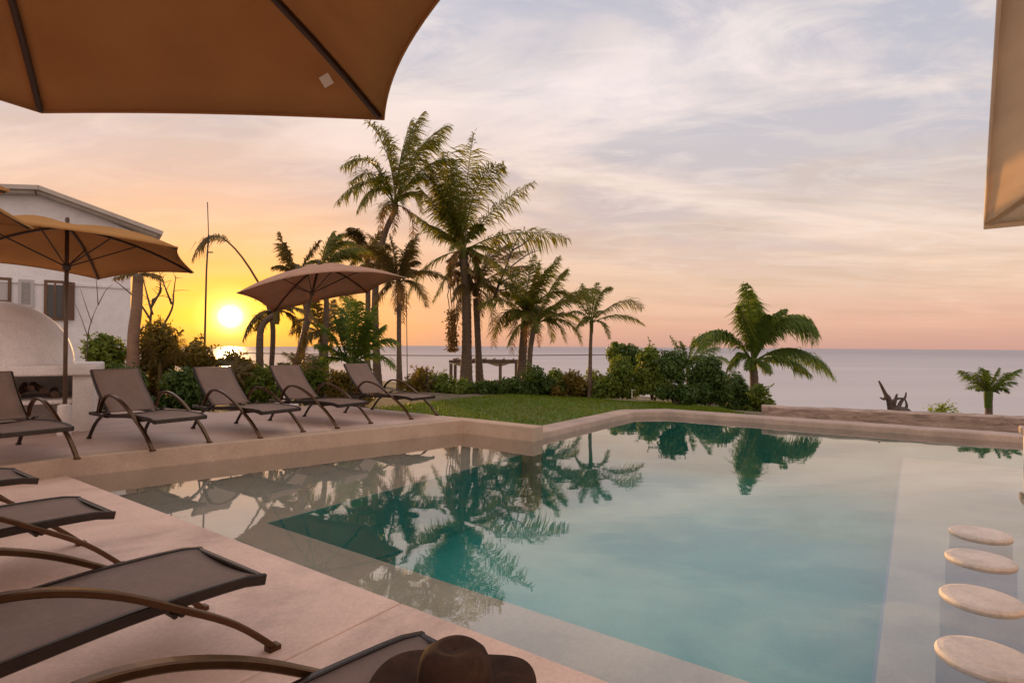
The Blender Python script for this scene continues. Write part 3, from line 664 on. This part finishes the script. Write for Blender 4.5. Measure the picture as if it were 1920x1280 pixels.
def palm(name, Y, trunk, crown, tips, label, r0=.16, r1=.11, mat='palm', leaf=.24, npair=42, width=.05, extra=4, elen=1.6, seed=1, dead=0, husk=False, wind=Vector((.25, 0, -.1)), fall=.55, group='palms along the beach', sparse=1.0, rach=.028, bark='trunk'):
    rnd = random.Random(seed)
    tw = [at(x, y, Y) for x, y in trunk]; b0 = tw[0].copy(); b0.z = gz(b0.x, b0.y)-.05
    tw[0] = b0; r = empty(name, b0); tw = crom(tw, 6)
    nt_ = len(tw); rad = [lerp(r0, r1, (k/(nt_-1))**.7)*(1 + (.35*(1-k/5) if k < 5 else 0)) for k in range(nt_)]
    m = MB();
    # ringed trunk
    fine = []; fr_ = []
    for i in range(nt_-1):
        steps = max(1, int((tw[i+1]-tw[i]).length/.09))
        for k in range(steps):
            t = k/steps; fine.append(tw[i].lerp(tw[i+1], t) - b0); fr_.append(lerp(rad[i], rad[i+1], t)*(1 + .06*((len(fine)) % 2) + rnd.uniform(-.03, .03)))
    fine.append(tw[-1]-b0); fr_.append(rad[-1])
    m.tube(fine, fr_, 9); m.build('trunk', M[bark], r, smooth=True)
    c = at(*crown, Y) - b0; m = MB()
    m.tube([c-Vector((0, 0, .35)), c, c+Vector((.0, 0, .25))], [r1*1.1, r1*1.35, r1*.4], 8)
    for tp_ in tips:
        px, py = tp_[0], tp_[1]; yy = Y + rnd.uniform(-1, 1)*.9
        b = at(px, py, yy) - b0; L = (b-c).length
        if len(tp_) >= 4: cp = at(tp_[2], tp_[3], (Y+yy)/2) - b0
        else:
            dirz = (b-c).normalized().z; cp = (c+b)/2 + Vector((0, 0, L*(.34 - .26*max(0, dirz)))) - Vector(((b-c).x, (b-c).y, 0))*.05
        frond(m, c + Vector((rnd.uniform(-.05, .05),)*2 + (0,)), cp, b, rnd, leaf, npair, width, wind=wind, fall=fall, sparse=sparse, rach=rach)
    for k in range(extra):
        a = rnd.uniform(0, 6.28); e_ = elen*rnd.uniform(.7, 1.1); rise = rnd.uniform(-.35, .6)
        b = c + Vector((math.cos(a)*e_*.55, math.sin(a)*e_, rise*e_)); cp = (c+b)/2 + Vector((0, 0, e_*.35))
        frond(m, c, cp, b, rnd, leaf, npair, width, wind=wind, fall=fall, sparse=sparse, rach=rach)
    m.build('crown', M[mat], r)
    if dead:
        m = MB()
        for k in range(dead):
            a = rnd.uniform(0, 6.28); l = elen*rnd.uniform(.5, .85); b = c + Vector((math.cos(a)*l*.45, math.sin(a)*l*.5, -l)); cp = c + Vector((math.cos(a)*l*.55, math.sin(a)*l*.6, .05))
            frond(m, c, cp, b, rnd, leaf*.8, int(npair*.7), width, wind=wind*.3, fall=.9, sparse=.7)
        m.build('dry_fronds', M['husk'], r)
    return tag(r, label, 'palm tree' if name != 'spiky_plant' else 'plant', group)
wr = Vector((.45, 0, -.05)); wl = Vector((-.2, 0, -.25))
palm('coconut_palm', 22, [(708, 735), (705, 640), (704, 540), (718, 450), (738, 400)], (741, 385),
     [(688, 228, 735, 270), (640, 312, 700, 262), (628, 382, 690, 300), (668, 398, 700, 318), (792, 212, 745, 270), (838, 236, 775, 262), (820, 262, 765, 265), (700, 350, 715, 300), (790, 400, 775, 330), (850, 300, 790, 290), (712, 240, 735, 290), (770, 226, 748, 290), (800, 350, 790, 300), (655, 345, 700, 290)],
     'tall coconut palm with a leaning top, highest palm just right of the overhead parasol tip', r0=.15, r1=.10, mat='palm', leaf=.23, extra=5, elen=2.0, seed=3, dead=3, wind=wr, width=.055)
palm('coconut_palm', 23, [(873, 745), (875, 640), (874, 560), (868, 475)], (868, 470),
     [(889, 250, 872, 330), (944, 308, 880, 318), (1001, 341, 905, 395), (1067, 448, 960, 415), (772, 398, 820, 432), (800, 300, 850, 380), (832, 288, 856, 380), (852, 300, 866, 400), (815, 350, 846, 380), (764, 560, 790, 478), (812, 566, 845, 500), (925, 570, 905, 490), (826, 395, 850, 400), (840, 350, 858, 400), (905, 420, 885, 420), (810, 330, 845, 390), (845, 320, 866, 380), (785, 350, 835, 400), (822, 300, 850, 390), (800, 420, 840, 430), (838, 285, 862, 370), (930, 470, 900, 450), (960, 520, 915, 470)],
     'tallest thick trunked coconut palm in the middle with long spreading fronds', r0=.23, r1=.165, leaf=.20, npair=50, extra=8, elen=1.9, seed=5, dead=14, wind=wl, width=.055)
palm('coconut_palm', 23.8, [(900, 738), (896, 640), (892, 560)], (892, 540),
     [(985, 470, 930, 470), (1000, 500, 950, 490), (990, 570, 950, 500), (925, 648, 925, 540), (855, 600, 860, 540), (960, 455, 915, 470), (935, 440, 905, 480), (840, 540, 860, 500), (970, 610, 950, 520)],
     'shorter dry coconut palm right behind the thick trunked one', r0=.15, r1=.12, mat='palm2', leaf=.21, extra=13, elen=2.1, seed=8, dead=5)
palm('coconut_palm', 22.5, [(977, 730), (980, 660), (984, 600)], (985, 590),
     [(948, 490, 960, 540), (1000, 478, 985, 540), (1048, 482, 1010, 520), (1030, 500, 1000, 530), (925, 520, 955, 530), (895, 575, 935, 540), (925, 630, 945, 560), (1010, 490, 995, 540), (965, 500, 975, 545), (1075, 560, 1040, 520), (1035, 640, 1030, 560)],
     'bushy green palm with a short thick trunk right of the pergola', r0=.20, r1=.14, leaf=.24, npair=46, extra=15, elen=1.8, seed=11, dead=4)
palm('coconut_palm', 21.5, [(991, 738), (994, 660), (1002, 612)], (1004, 608),
     [(1085, 600, 1060, 570), (1090, 645, 1070, 575), (1062, 505, 1030, 530), (1115, 560, 1060, 540), (1120, 545, 1070, 530), (1060, 640, 1045, 580), (950, 650, 970, 590)],
     'thin trunked palm with arching dark fronds beside the bushy green palm', r0=.11, r1=.09, leaf=.22, extra=6, elen=1.6, seed=13)
palm('areca_palm', 18.7, [(1106, 730), (1107, 660), (1109, 612)], (1109, 605),
     [(1204, 578, 1170, 540), (1207, 608, 1165, 575), (1146, 540, 1120, 535), (1090, 532, 1098, 560), (1070, 560, 1085, 555), (1142, 635, 1135, 590), (1078, 625, 1085, 590), (1120, 530, 1112, 560), (1060, 590, 1085, 570)],
     'slender small palm with fine arching fronds, last of the middle group', r0=.07, r1=.05, leaf=.2, npair=34, width=.035, extra=3, elen=1.0, seed=17, rach=.02)
palm('coconut_palm', 20, [(749, 738), (748, 640), (748, 545)], (747, 530),
     [(690, 440, 725, 470), (782, 438, 760, 480), (705, 470, 728, 480), (838, 522, 790, 490), (800, 575, 785, 510), (675, 500, 710, 480), (640, 470, 700, 450), (770, 450, 755, 480), (730, 440, 740, 480), (690, 590, 720, 520)],
     'palm with a thin straight trunk behind the right tip of the far parasol', r0=.095, r1=.07, mat='palm2', leaf=.22, extra=10, elen=1.7, seed=19, dead=4)
palm('coconut_palm', 17, [(561, 720), (566, 640), (577, 590), (562, 530)], (560, 520),
     [(526, 436, 535, 490), (512, 500, 530, 490), (535, 455, 545, 490), (480, 560, 510, 500), (600, 450, 575, 480), (520, 600, 525, 530), (610, 560, 600, 510)],
     'windblown palm behind the far parasol, its top frond standing upright', r0=.13, r1=.09, mat='palm2', leaf=.24, extra=4, elen=1.3, seed=23, wind=wl)
palm('coconut_palm', 18, [(612, 725), (610, 640), (612, 560), (606, 520)], (606, 510),
     [(640, 440, 610, 445), (662, 455, 620, 440), (680, 490, 640, 455), (625, 434, 605, 460), (655, 600, 650, 520), (570, 600, 575, 530), (640, 560, 640, 510), (690, 470, 640, 450)],
     'palm behind the far parasol with fronds swept to the right', r0=.095, r1=.07, mat='palm', leaf=.24, extra=5, elen=1.4, seed=29, wind=wr)
palm('coconut_palm', 24.5, [(690, 730), (688, 640), (690, 560), (688, 490)], (688, 478),
     [(640, 440, 660, 430), (655, 470, 668, 440), (665, 432, 680, 440), (720, 432, 705, 440), (735, 470, 715, 440), (650, 520, 660, 470), (725, 520, 715, 470), (620, 462, 650, 440), (745, 500, 720, 460)],
     'dark palm crown tucked behind the leaning palm trunk, above the far parasol', r0=.13, r1=.10, mat='palm2', leaf=.23, extra=9, elen=1.6, seed=71, dead=3)
palm('coconut_palm', 19, [(598, 725), (600, 690), (604, 640)], (604, 628),
     [(560, 600, 580, 590), (568, 650, 578, 610), (645, 600, 625, 590), (650, 640, 632, 600), (590, 560, 596, 590), (625, 562, 614, 590), (545, 625, 572, 600), (668, 618, 640, 595)],
     'lower palm seen under the far parasol with its crown against the orange sky', r0=.09, r1=.07, mat='palm2', leaf=.23, extra=6, elen=.9, seed=73, dead=2)
palm('coconut_palm', 15, [(489, 720), (487, 650), (492, 610), (514, 590)], (518, 583),
     [(455, 640, 470, 575), (600, 610, 560, 560), (570, 650, 560, 580), (480, 620, 490, 575), (560, 540, 535, 560)],
     'low curved palm trunk just right of the sun', r0=.10, r1=.075, mat='palm2', leaf=.2, extra=4, elen=1.0, seed=31)
palm('fan_palm', 15.5, [(655, 730), (657, 710), (658, 690)], (658, 685),
     [(590, 648, 620, 640), (598, 610, 620, 620), (655, 562, 648, 620), (700, 575, 680, 620), (744, 640, 710, 620), (738, 690, 710, 640), (582, 692, 615, 650), (690, 600, 675, 630), (625, 590, 635, 630), (720, 610, 690, 630), (640, 580, 645, 630), (670, 565, 665, 620)],
     'low trunkless palm filling the gap behind the last two loungers', r0=.12, r1=.10, mat='palm3', leaf=.26, npair=34, extra=5, elen=1.0, seed=37)
palm('coconut_palm', 22, [(1415, 752), (1414, 715), (1412, 685)], (1412, 680),
     [(1396, 532, 1412, 600), (1404, 545, 1414, 610), (1384, 574, 1402, 620), (1308, 650, 1345, 575), (1300, 640, 1350, 590), (1526, 640, 1470, 535), (1532, 625, 1480, 545), (1515, 600, 1455, 560), (1562, 705, 1495, 615), (1548, 690, 1490, 625), (1520, 705, 1470, 650), (1440, 590, 1425, 600), (1470, 580, 1430, 590), (1360, 700, 1380, 640)],
     'green coconut palm with drooping fronds, alone on the right against the sea', r0=.18, r1=.14, mat='palm3', leaf=.22, npair=66, width=.06, extra=3, elen=1.2, seed=41, wind=Vector((.3, 0, -.2)), fall=1.0, rach=.045)
palm('young_palm', 14, [(1853, 778), (1854, 760), (1853, 742)], (1853, 738),
     [(1800, 694, 1825, 705), (1812, 704, 1835, 712), (1832, 700, 1842, 712), (1850, 694, 1850, 712), (1872, 690, 1862, 708), (1912, 692, 1885, 700), (1904, 716, 1880, 712), (1814, 728, 1835, 716), (1892, 736, 1878, 718), (1890, 698, 1872, 710), (1840, 690, 1847, 710)],
     'small young palm behind the weathered wall near the right edge', r0=.08, r1=.07, mat='palm3', leaf=.24, npair=30, width=.028, extra=3, elen=.45, seed=43, rach=.014)
palm('young_palm', 19, [(1290, 740), (1291, 715), (1290, 690)], (1290, 688),
     [(1256, 630, 1272, 655), (1240, 680, 1262, 665), (1330, 620, 1310, 650), (1368, 678, 1335, 655), (1300, 632, 1293, 660), (1345, 650, 1318, 655), (1275, 640, 1282, 660)],
     'young palm poking out of the dark bushes left of the lone coconut palm', r0=.08, r1=.07, mat='palm3', leaf=.24, npair=34, width=.035, extra=3, elen=.8, seed=47)
for x0, y0, x1, ytop, sd_, lb in ((300, 700, 60, 618, 61, 'spiky frond plant among the golden bushes, nearer the bare tree'), (438, 715, 50, 664, 62, 'spiky frond plant just under the sun'), (560, 705, 50, 650, 63, 'spiky frond plant behind the lounger under the far parasol')):
    palm('spiky_plant', 13.4, [(x0, y0+20), (x0, y0+8), (x0+1, y0-5)], (x0, y0-8), [(x0 + x1*math.sin(a_), ytop + 42*(1-math.cos(a_*1.15)) + (k_i % 2)*9) for k_i, a_ in enumerate([-1.3, -.95, -.6, -.25, .1, .45, .8, 1.2])], lb, r0=.05, r1=.04, mat='palm2', leaf=.2, npair=20, width=.03, extra=4, elen=.6, seed=sd_, group='spiky plants behind the raised deck', rach=.012)
# dried frond drooping over the mast
r = empty('dead_palm', (at(505, 700, 16).x, 16, gz(at(505, 700, 16).x, 16))); b0 = Vector(r.location); rnd = random.Random(2)
m = MB(); m.tube([v - b0 for v in crom([Vector((b0.x, b0.y, b0.z)), at(512, 620, 16), at(500, 560, 16)], 6)], .07, 7); m.build('trunk', M['trunk'], r, smooth=True)
m = MB(); ca, cb, cc_ = at(500, 558, 16)-b0, at(402, 370, 16)-b0, at(360, 486, 16)-b0
frond(m, ca, cb, cc_, rnd, leaf=.12, npair=70, width=.03, start=.42, fall=.9, sparse=.7, rach=.034); m.build('frond', M['palm2'], r)
tag(r, 'bare arching palm frond drooping beside the thin mast left of the sun', 'palm tree')

def bush(px0, px1, pytop, pybot, Y, label, mat='leaf2', n=2600, leaf=.075, seed=1, ydepth=None, lobes=11, name='bush', group='garden bushes', stems=8):
    n = int(n*1.7); leaf *= 1.3; rnd = random.Random(seed); a, b = at(px0, pybot, Y), at(px1, pytop, Y); cx = (a.x+b.x)/2; zg = gz(cx, Y); W_ = (b.x-a.x)/2; top = b.z; h = top-zg
    r = empty(name, (cx, Y, zg)); dp = ydepth or W_*.8
    lob = []
    for k in range(lobes):
        u = rnd.uniform(-1, 1); v = rnd.uniform(-1, 1)
        if u*u+v*v > 1: u *= .6; v *= .6
        rr_ = rnd.uniform(.28, .48)*min(W_, h)*1.1; zc_ = rnd.uniform(.3, 1.0)*(h*(1-.35*u*u)) - rr_*.6
        lob.append((Vector((u*(W_-rr_*.6), v*(dp-rr_*.5), max(rr_*.5, zc_))), rr_))
    lob.append((Vector((rnd.uniform(-.3, .3)*W_, 0, h-.35*h*.6)), .35*h*.6*1.0))
    for s_ in (-.72, -.3, .3, .72): lob.append((Vector((s_*W_, 0, h*.26)), min(W_*.36, h*.36)))
    m = MB(); tot = sum(q[1]**2 for q in lob)
    for c, rr_ in lob:
        for k in range(int(n*rr_*rr_/tot)):
            d = Vector((rnd.gauss(0, 1), rnd.gauss(0, 1), rnd.gauss(0, 1))).normalized(); rad = rr_*(rnd.random()**.35)*(1 + .25*noise.noise(d*2.3 + c*3)) * rnd.choice((1, 1, 1, 1.18))
            p = c + d*rad
            if p.z < .02: p.z = rnd.uniform(.02, .1)
            s1 = leaf*rnd.choice((.55, .8, 1.0, 1.35))*rnd.uniform(.8, 1.2); nrm_ = (d + Vector((rnd.gauss(0, .6), rnd.gauss(0, .6), rnd.gauss(.3, .6)))).normalized()
            t1 = nrm_.cross(Vector((rnd.gauss(0, 1), rnd.gauss(0, 1), rnd.gauss(0, 1)))).normalized(); t2 = nrm_.cross(t1)
            m.add([p - t1*s1*.5, p + t2*s1*.28 + nrm_*s1*.06, p + t1*s1*.6, p - t2*s1*.28 + nrm_*s1*.06], [(0, 1, 2, 3)])
    stem_m = MB()
    for k in range(lobes*3):
        c, rr_ = rnd.choice(lob); d = Vector((rnd.gauss(0, .8), rnd.gauss(0, .6), abs(rnd.gauss(.5, .6)))).normalized(); l = rr_*rnd.uniform(1.15, 1.75)
        if c.z + d.z*l < .1: continue
        q0 = c + d*rr_*.5; q1 = c + d*l + Vector((rnd.gauss(0, .05), 0, 0)); stem_m.tube([q0, (q0+q1)/2 + Vector((rnd.gauss(0, .03), 0, .02)), q1], [.012, .008, .004], 4)
        for j in range(14):
            p = q0.lerp(q1, rnd.uniform(.3, 1.05)); a_ = Vector((rnd.gauss(0, 1), rnd.gauss(0, 1), rnd.gauss(.4, .7))).normalized(); w_ = a_.cross(Vector((rnd.gauss(0, 1), rnd.gauss(0, 1), 1))).normalized(); s1 = leaf*rnd.uniform(.6, 1.15)
            m.add([p, p + a_*s1*.5 + w_*s1*.22, p + a_*s1, p + a_*s1*.5 - w_*s1*.22], [(0, 1, 2, 3)])
    m.build('foliage', M[mat], r)
    m = stem_m
    for k in range(stems):
        c, rr_ = rnd.choice(lob); st = Vector((rnd.uniform(-.1, .1)*W_, rnd.uniform(-.1, .1), 0)); m.tube([st, (st+c)/2 + Vector((0, 0, .1*h)), c + Vector((0, 0, rr_*.5))], [.022, .015, .006], 5)
    m.build('stem', M['bark'], r)
    return tag(r, label, 'bush', group)
bush(1118, 1200, 668, 745, 18.5, 'light green bush at the left end of the bush group', 'leaf2', 3800, .09, 1)
bush(1138, 1170, 642, 735, 21, 'small upright bush top showing left behind the bush group', 'leaf2', 1500, .09, 2)
bush(1160, 1206, 646, 735, 20.5, 'dark round bush top against the sky beside the small upright one', 'leaf1', 2000, .09, 3)
bush(1190, 1262, 650, 745, 18.6, 'broad green bush in the middle of the bush group', 'leaf2', 4200, .09, 4)
bush(1232, 1302, 660, 765, 15.3, 'darkest round bush standing on the lawn edge in front of the group', 'leaf1', 5200, .075, 5)
bush(1285, 1372, 672, 758, 17.2, 'tall dark bush at the foot of the young palm', 'leaf1', 5200, .08, 6)
bush(1350, 1418, 700, 758, 18.3, 'dark rounded bush just left of the lone palm trunk', 'leaf1', 4200, .08, 7)
bush(1398, 1452, 722, 760, 17.6, 'low bush at the foot of the lone palm, last before the sea', 'leaf2', 2200, .075, 8)
bush(1745, 1788, 752, 774, 14.2, 'small lime green tuft bush behind the weathered wall', 'lime', 900, .05, 9, stems=4)
bush(152, 250, 628, 740, 13.2, 'green bush between the oven and the pale trunk', 'leaf2', 3600, .08, 10)
bush(245, 335, 602, 740, 13.5, 'flat topped bush right of the pale trunk', 'leaf3', 4200, .08, 11)
bush(330, 415, 640, 745, 13.8, 'golden bush behind the second raised lounger', 'leaf3', 3800, .08, 12)
bush(392, 482, 656, 748, 14.2, 'golden green bush under the sun', 'leaf3', 3000, .08, 13)
bush(462, 540, 685, 750, 14.0, 'low green bush between the sun and the far parasol pole', 'leaf2', 2400, .075, 14)
bush(530, 620, 672, 750, 14.6, 'low bush behind the lounger under the far parasol', 'leaf2', 2600, .08, 15)
bush(180, 290, 690, 780, 11.4, 'dark low shrub behind the lounger beside the oven', 'leaf1', 2600, .07, 16)
bush(285, 400, 695, 775, 11.8, 'dark low shrub between the first two raised loungers', 'leaf1', 2600, .07, 17)
bush(610, 700, 690, 745, 14.3, 'brownish low bush behind the last raised lounger', 'leaf3', 2400, .08, 18)
hl = ['twiggy low plant beside the thin straight palm trunk', 'sparse low plant next to the forked dead stem', 'low green plant left of the thick palm trunk', 'low dark plant at the foot of the thick palm trunk',
      'dark low hedge plant under the pergola', 'low hedge plant left of the short thick palm', 'taller hedge plant right of the short thick palm', 'feathery hedge plant at the middle of the lawn edge', 'reddish hedge plant towards the small slender palm', 'low hedge plant at the slender palm foot']
hs = [(762, 800, 695, 'leaf3', .5), (808, 842, 705, 'leaf2', .6), (838, 872, 716, 'leaf2', 1), (868, 915, 722, 'leaf1', 1), (905, 960, 718, 'leaf1', 1), (945, 992, 712, 'leaf1', 1), (985, 1032, 692, 'leaf1', 1), (1022, 1060, 700, 'leaf2', .8), (1050, 1092, 702, 'leaf3', .8), (1082, 1128, 694, 'leaf2', .9)]
for k, ((x0, x1, yt, mt, dn), lb) in enumerate(zip(hs, hl)):
    bush(x0-14, x1+14, yt-4, 745, 19.3 + .25*math.sin(k*2.1), lb, mt, int(1900*dn), .085, 50+k, name='hedge_plant', group='low plants along the lawn edge', lobes=12, ydepth=.7)

def branches(name, start, Y, spec, label, cat, mat='bark', r0=.03, seed=1, twigs=0, leaves=0, part='branch'):
    rnd = random.Random(seed); b0 = at(*start, Y); b0.z = max(gz(b0.x, b0.y), -2) if start[1] > 640 else b0.z
    r = empty(name, b0); first_ = True
    for pts in spec:
        q = [at(p[0], p[1], Y + (p[2] if len(p) > 2 else 0)) - b0 for p in pts]
        if first_: q[0] = Vector((0, 0, 0))
        q = crom(q, 4); k = len(q); rr_ = r0 if first_ else r0*.6
        m = MB().tube(q, [rr_*(1-.75*i/(k-1)) for i in range(k)], 6)
        for _ in range(twigs):
            i = rnd.randrange(k//3, k); a = q[i]; d = Vector((rnd.gauss(0, 1), rnd.gauss(0, .7), rnd.uniform(.2, 1))).normalized()*rnd.uniform(.15, .4); m.tube([a, a+d*.6, a+d+Vector((0, 0, -.03))], [.008, .006, .003], 4)
        m.build('stem' if first_ else part, M[mat], r, smooth=True); first_ = False
    return tag(r, label, cat)
branches('bare_sapling', (160, 690), 12.5, [[(160, 690), (164, 640), (172, 600), (184, 570)], [(184, 572), (181, 530), (178, 510)], [(184, 572), (198, 545), (212, 532)], [(172, 605), (160, 570), (150, 540)], [(165, 632), (150, 590), (138, 565)]], 'thin bare sapling in front of the white house wall', 'sapling', r0=.016)
branches('bare_tree', (285, 700), 14.5, [[(285, 700), (280, 640), (283, 590), (286, 560)], [(283, 600), (255, 560), (212, 523)], [(284, 575), (300, 545), (300, 515)], [(286, 590), (275, 550), (268, 520)], [(300, 620), (322, 580), (326, 545), (330, 517)], [(322, 570), (312, 545), (303, 520)], [(286, 565), (300, 550), (303, 540)]], 'bare twiggy tree between the pale trunk and the mast', 'tree', r0=.05, twigs=6)
branches('dead_shrub', (803, 738), 19, [[(803, 738), (802, 715), (800, 688)], [(802, 722), (815, 708), (821, 694)], [(803, 728), (790, 715), (786, 706)]], 'forked dead stem standing between the low plants', 'dead plant', mat='drift', r0=.07)
branches('bare_tree', (925, 560), 23.3, [[(925, 560), (945, 510), (960, 470), (975, 440)], [(945, 510), (985, 480), (1008, 470)], [(938, 530), (965, 515), (1000, 500)], [(960, 470), (985, 455), (995, 440)], [(930, 545), (960, 540), (990, 528)]], 'tangle of bare branches right of the thick trunked palm', 'tree', r0=.06, twigs=9, seed=4)
# pale trunk by the bushes
r = empty('palm_tree', (at(253, 700, 13).x, 13, -.03)); b0 = Vector(r.location); tr_ = [b0, at(250, 640, 13), at(256, 580, 13), at(259, 515, 13)]
MB().tube([p-b0 for p in crom(tr_, 5)], [.135 - .002*k for k in range(16)], 10).build('trunk', M['palebark'], r, smooth=True)
m = MB(); rnd = random.Random(5); c = at(259, 515, 13)-b0
for k in range(6):
    a = k*1.05; b = c + Vector((math.cos(a)*.55, math.sin(a)*.6, rnd.uniform(-.15, .02))); frond(m, c, (c+b)/2+Vector((0, 0, .10)), b, rnd, .25, 20, .03)
m.build('crown', M['palm2'], r); tag(r, 'pale thick palm trunk rising to the underside of the oven parasol', 'palm tree')
# pale brown wrapped post beside last trunk
# mast
p = at(382, 690, 15); mb = empty('mast', (p.x, 15, -.03)); b0 = Vector(mb.location)
MB().tube([Vector((0, 0, 0)), at(387, 510, 15)-b0, at(391, 440, 15)-b0], [.03, .022, .018], 8).build('pole', M['cable'], mb)
MB().tube([at(391, 440, 15)-b0, at(389, 379, 15)-b0], .011, 6).build('antenna', M['cable'], mb)
MB().box(at(394, 473, 15)-b0, (.14, .03, .03)).build('crossarm', M['cable'], mb)
tag(mb, 'thin dark mast standing tall left of the sun', 'mast')
# hanging vines on palm
rnd = random.Random(9)
b0 = at(848, 500, 22.6); vn = empty('hanging_vine', b0)
for x in (841, 846, 852, 857):
    pts = [at(x + rnd.uniform(-2, 2), y, 22.6) - b0 for y in range(505, 660, 12)]; MB().tube(pts, .018, 4).build('stem', M['bark'], vn)
mm = MB()
for k in range(900):
    y = 580 + 80*rnd.random()**.8; p = at(848 + rnd.gauss(0, 5), y, 22.6 + rnd.uniform(-.2, .2)) - b0; d = Vector((rnd.gauss(0, 1), rnd.gauss(0, 1), rnd.gauss(0, 1))).normalized()*.06; e_ = d.cross(Vector((rnd.random(), 1, rnd.random()))).normalized()*.03
    mm.add([p-d, p+e_, p+d, p-e_], [(0, 1, 2, 3)])
mm.build('foliage', M['husk'], vn); tag(vn, 'dry vine hanging down just left of the thick palm trunk', 'vine')

# pergola on the beach
pg = empty('beach_pergola', (at(905, 720, 29).x, 29, gz(at(905, 720, 29).x, 29))); b0 = Vector(pg.location)
xa, xb = at(842, 680, 29).x, at(972, 680, 29).x; zt_ = at(900, 678, 29).z
for (x, y) in ((xa+.1, 29), (at(938, 700, 29).x, 29), (xa+.1, 31.2), (xb-.1, 31.2)):
    MB().box(Vector((x, y, (zt_-.1+b0.z)/2))-b0, (.15, .15, zt_-.1-b0.z)).build('post', M['drift2'], pg)
MB().box(Vector(((xa+xb)/2, 29, zt_))-b0, (xb-xa, .16, .15)).build('beam', M['drift2'], pg)
MB().box(Vector(((xa+xb)/2, 31.2, zt_))-b0, (xb-xa, .16, .15)).build('beam', M['drift2'], pg)
m = MB()
for k in range(7): m.box(Vector((lerp(xa, xb, (k+.5)/7), 30.1, zt_+.13))-b0, (.10, 2.6, .05))
m.build('rafter', M['drift2'], pg)
m = MB(); vs = []
for i in range(13):
    for j in range(7): vs.append(Vector((lerp(xa+.1, xb-.1, i/12), 29.1+2.0*j/6, zt_ - .02 - .25*math.sin(j/6*math.pi)*(.5+.5*math.sin(i*.9))))-b0)
m.add(vs, [(i*7+j, i*7+j+1, (i+1)*7+j+1, (i+1)*7+j) for i in range(12) for j in range(6)]); m.build('shade_cloth', M['white'], pg, smooth=True, solid=.01)
tag(pg, 'wooden beach pergola with white cloth between the palm trunks', 'pergola')
# cable strung in front of the sea
pts = [at(px, 661 + (px-430)*.005, 31) + Vector((0, 0, -.10*math.sin((px-430)/730*math.pi))) for px in range(430, 1161, 30)]
cb = empty('cable', pts[0]); MB().tube([p-pts[0] for p in pts], .022, 5).build('wire', M['cable'], cb)
for p in (pts[0], pts[-1]):
    zz = gz(p.x, p.y); MB().tube([Vector((p.x, p.y, zz))-pts[0], p-pts[0]+Vector((0, 0, .1))], .05, 7).build('post', M['oldwood'], cb)
tag(cb, 'thin dark cable strung level across the sea behind the palms', 'cable')
# rope from palm
p0, p1 = at(762, 545, 20.2), at(764, 730, 20.2); p1.z = gz(p1.x, p1.y)
tag(MB().tube([p0, (p0+p1)/2, p1], .014, 5).build('rope', M['cable']), 'thin rope hanging straight down right of the thin palm trunk', 'rope')
# beach chair
ch = empty('beach_chair', (c0.x+.15, c0.y-.2, gz(c0.x, c0.y)+.05), R(30))
MB().box((0, 0, .35), (.50, .50, .04)).build('seat', M['white'], ch, bevel=.01)
MB().box((0, .25, .62), (.48, .04, .55), Matrix.Rotation(R(-14), 3, 'X')).build('backrest', M['white'], ch, bevel=.01)
for x in (-.22, .22):
    for y in (-.22, .22): MB().tube([(x, y, .33), (x*1.12, y*1.12, 0)], .016, 6).build('leg', M['white'], ch)
tag(ch, 'small white chair on the sand patch beside the bushes', 'chair')
# weathered low wall on the right
a, b = P(-2.7, 13.0), P(9, 15.6); d = (b-a); n_ = Vector((-d.y, d.x, 0)).normalized(); L = d.length
lw = empty('low_wall', (a.x, a.y, -.05)); m = MB(); k = 90; rnd = random.Random(12); vs = []
for i in range(k+1):
    t = i/k; c = a + d*t; h = .33 + .02*noise.noise(Vector((t*30, 0, 0))) + .012*noise.noise(Vector((t*120, 3, 0))); o_ = .03*noise.noise(Vector((t*40, 7, 0)))
    w2 = .17
    for (u, z) in ((-w2, 0), (-w2+.01+o_*.6, h*.45), (-w2+.0+o_, h*.92), (-w2*.75, h), (w2*.8, h*1.0), (w2, h*.9), (w2, 0)): vs.append(c - a + n_*u + Vector((0, 0, z)))
m.add(vs, [(i*7+j, i*7+j+1, (i+1)*7+j+1, (i+1)*7+j) for i in range(k) for j in range(6)] + [tuple(range(7)), tuple(k*7+j for j in range(6, -1, -1))])
m.f = [f[::-1] for f in m.f]
m.build('wall_block', M['oldwood'], lw)
tag(lw, 'low weathered wall with cracked render behind the pool coping on the right', 'low wall')
# driftwood stump
branches('driftwood', (1680, 772), 13.8, [[(1680, 772), (1668, 755), (1660, 738), (1648, 714)], [(1674, 768), (1680, 745), (1682, 738)], [(1682, 770), (1690, 752), (1697, 745), (1699, 735)], [(1690, 772), (1700, 762), (1697, 748)], [(1668, 757), (1680, 748), (1695, 746)], [(1672, 770), (1690, 764), (1706, 768)], [(1662, 744), (1657, 748), (1650, 745)]], 'dark gnarled driftwood stump on the weathered wall', 'driftwood', mat='drift', r0=.085)
dr = bpy.data.objects['driftwood']
m = MB(); rnd = random.Random(3)
dz0 = at(1685, 768, 13.8) - Vector(dr.location); m.lathe([(.001, -.25), (.26, -.2), (.24, .0), (.16, .07), (.05, .1), (.001, .1)], dz0, 14, fn=lambda p: p*(1+.35*noise.noise(p*9))); m.build('root', M['drift'], dr, smooth=True)
dr['label'] = 'dark gnarled driftwood stump behind the weathered wall'
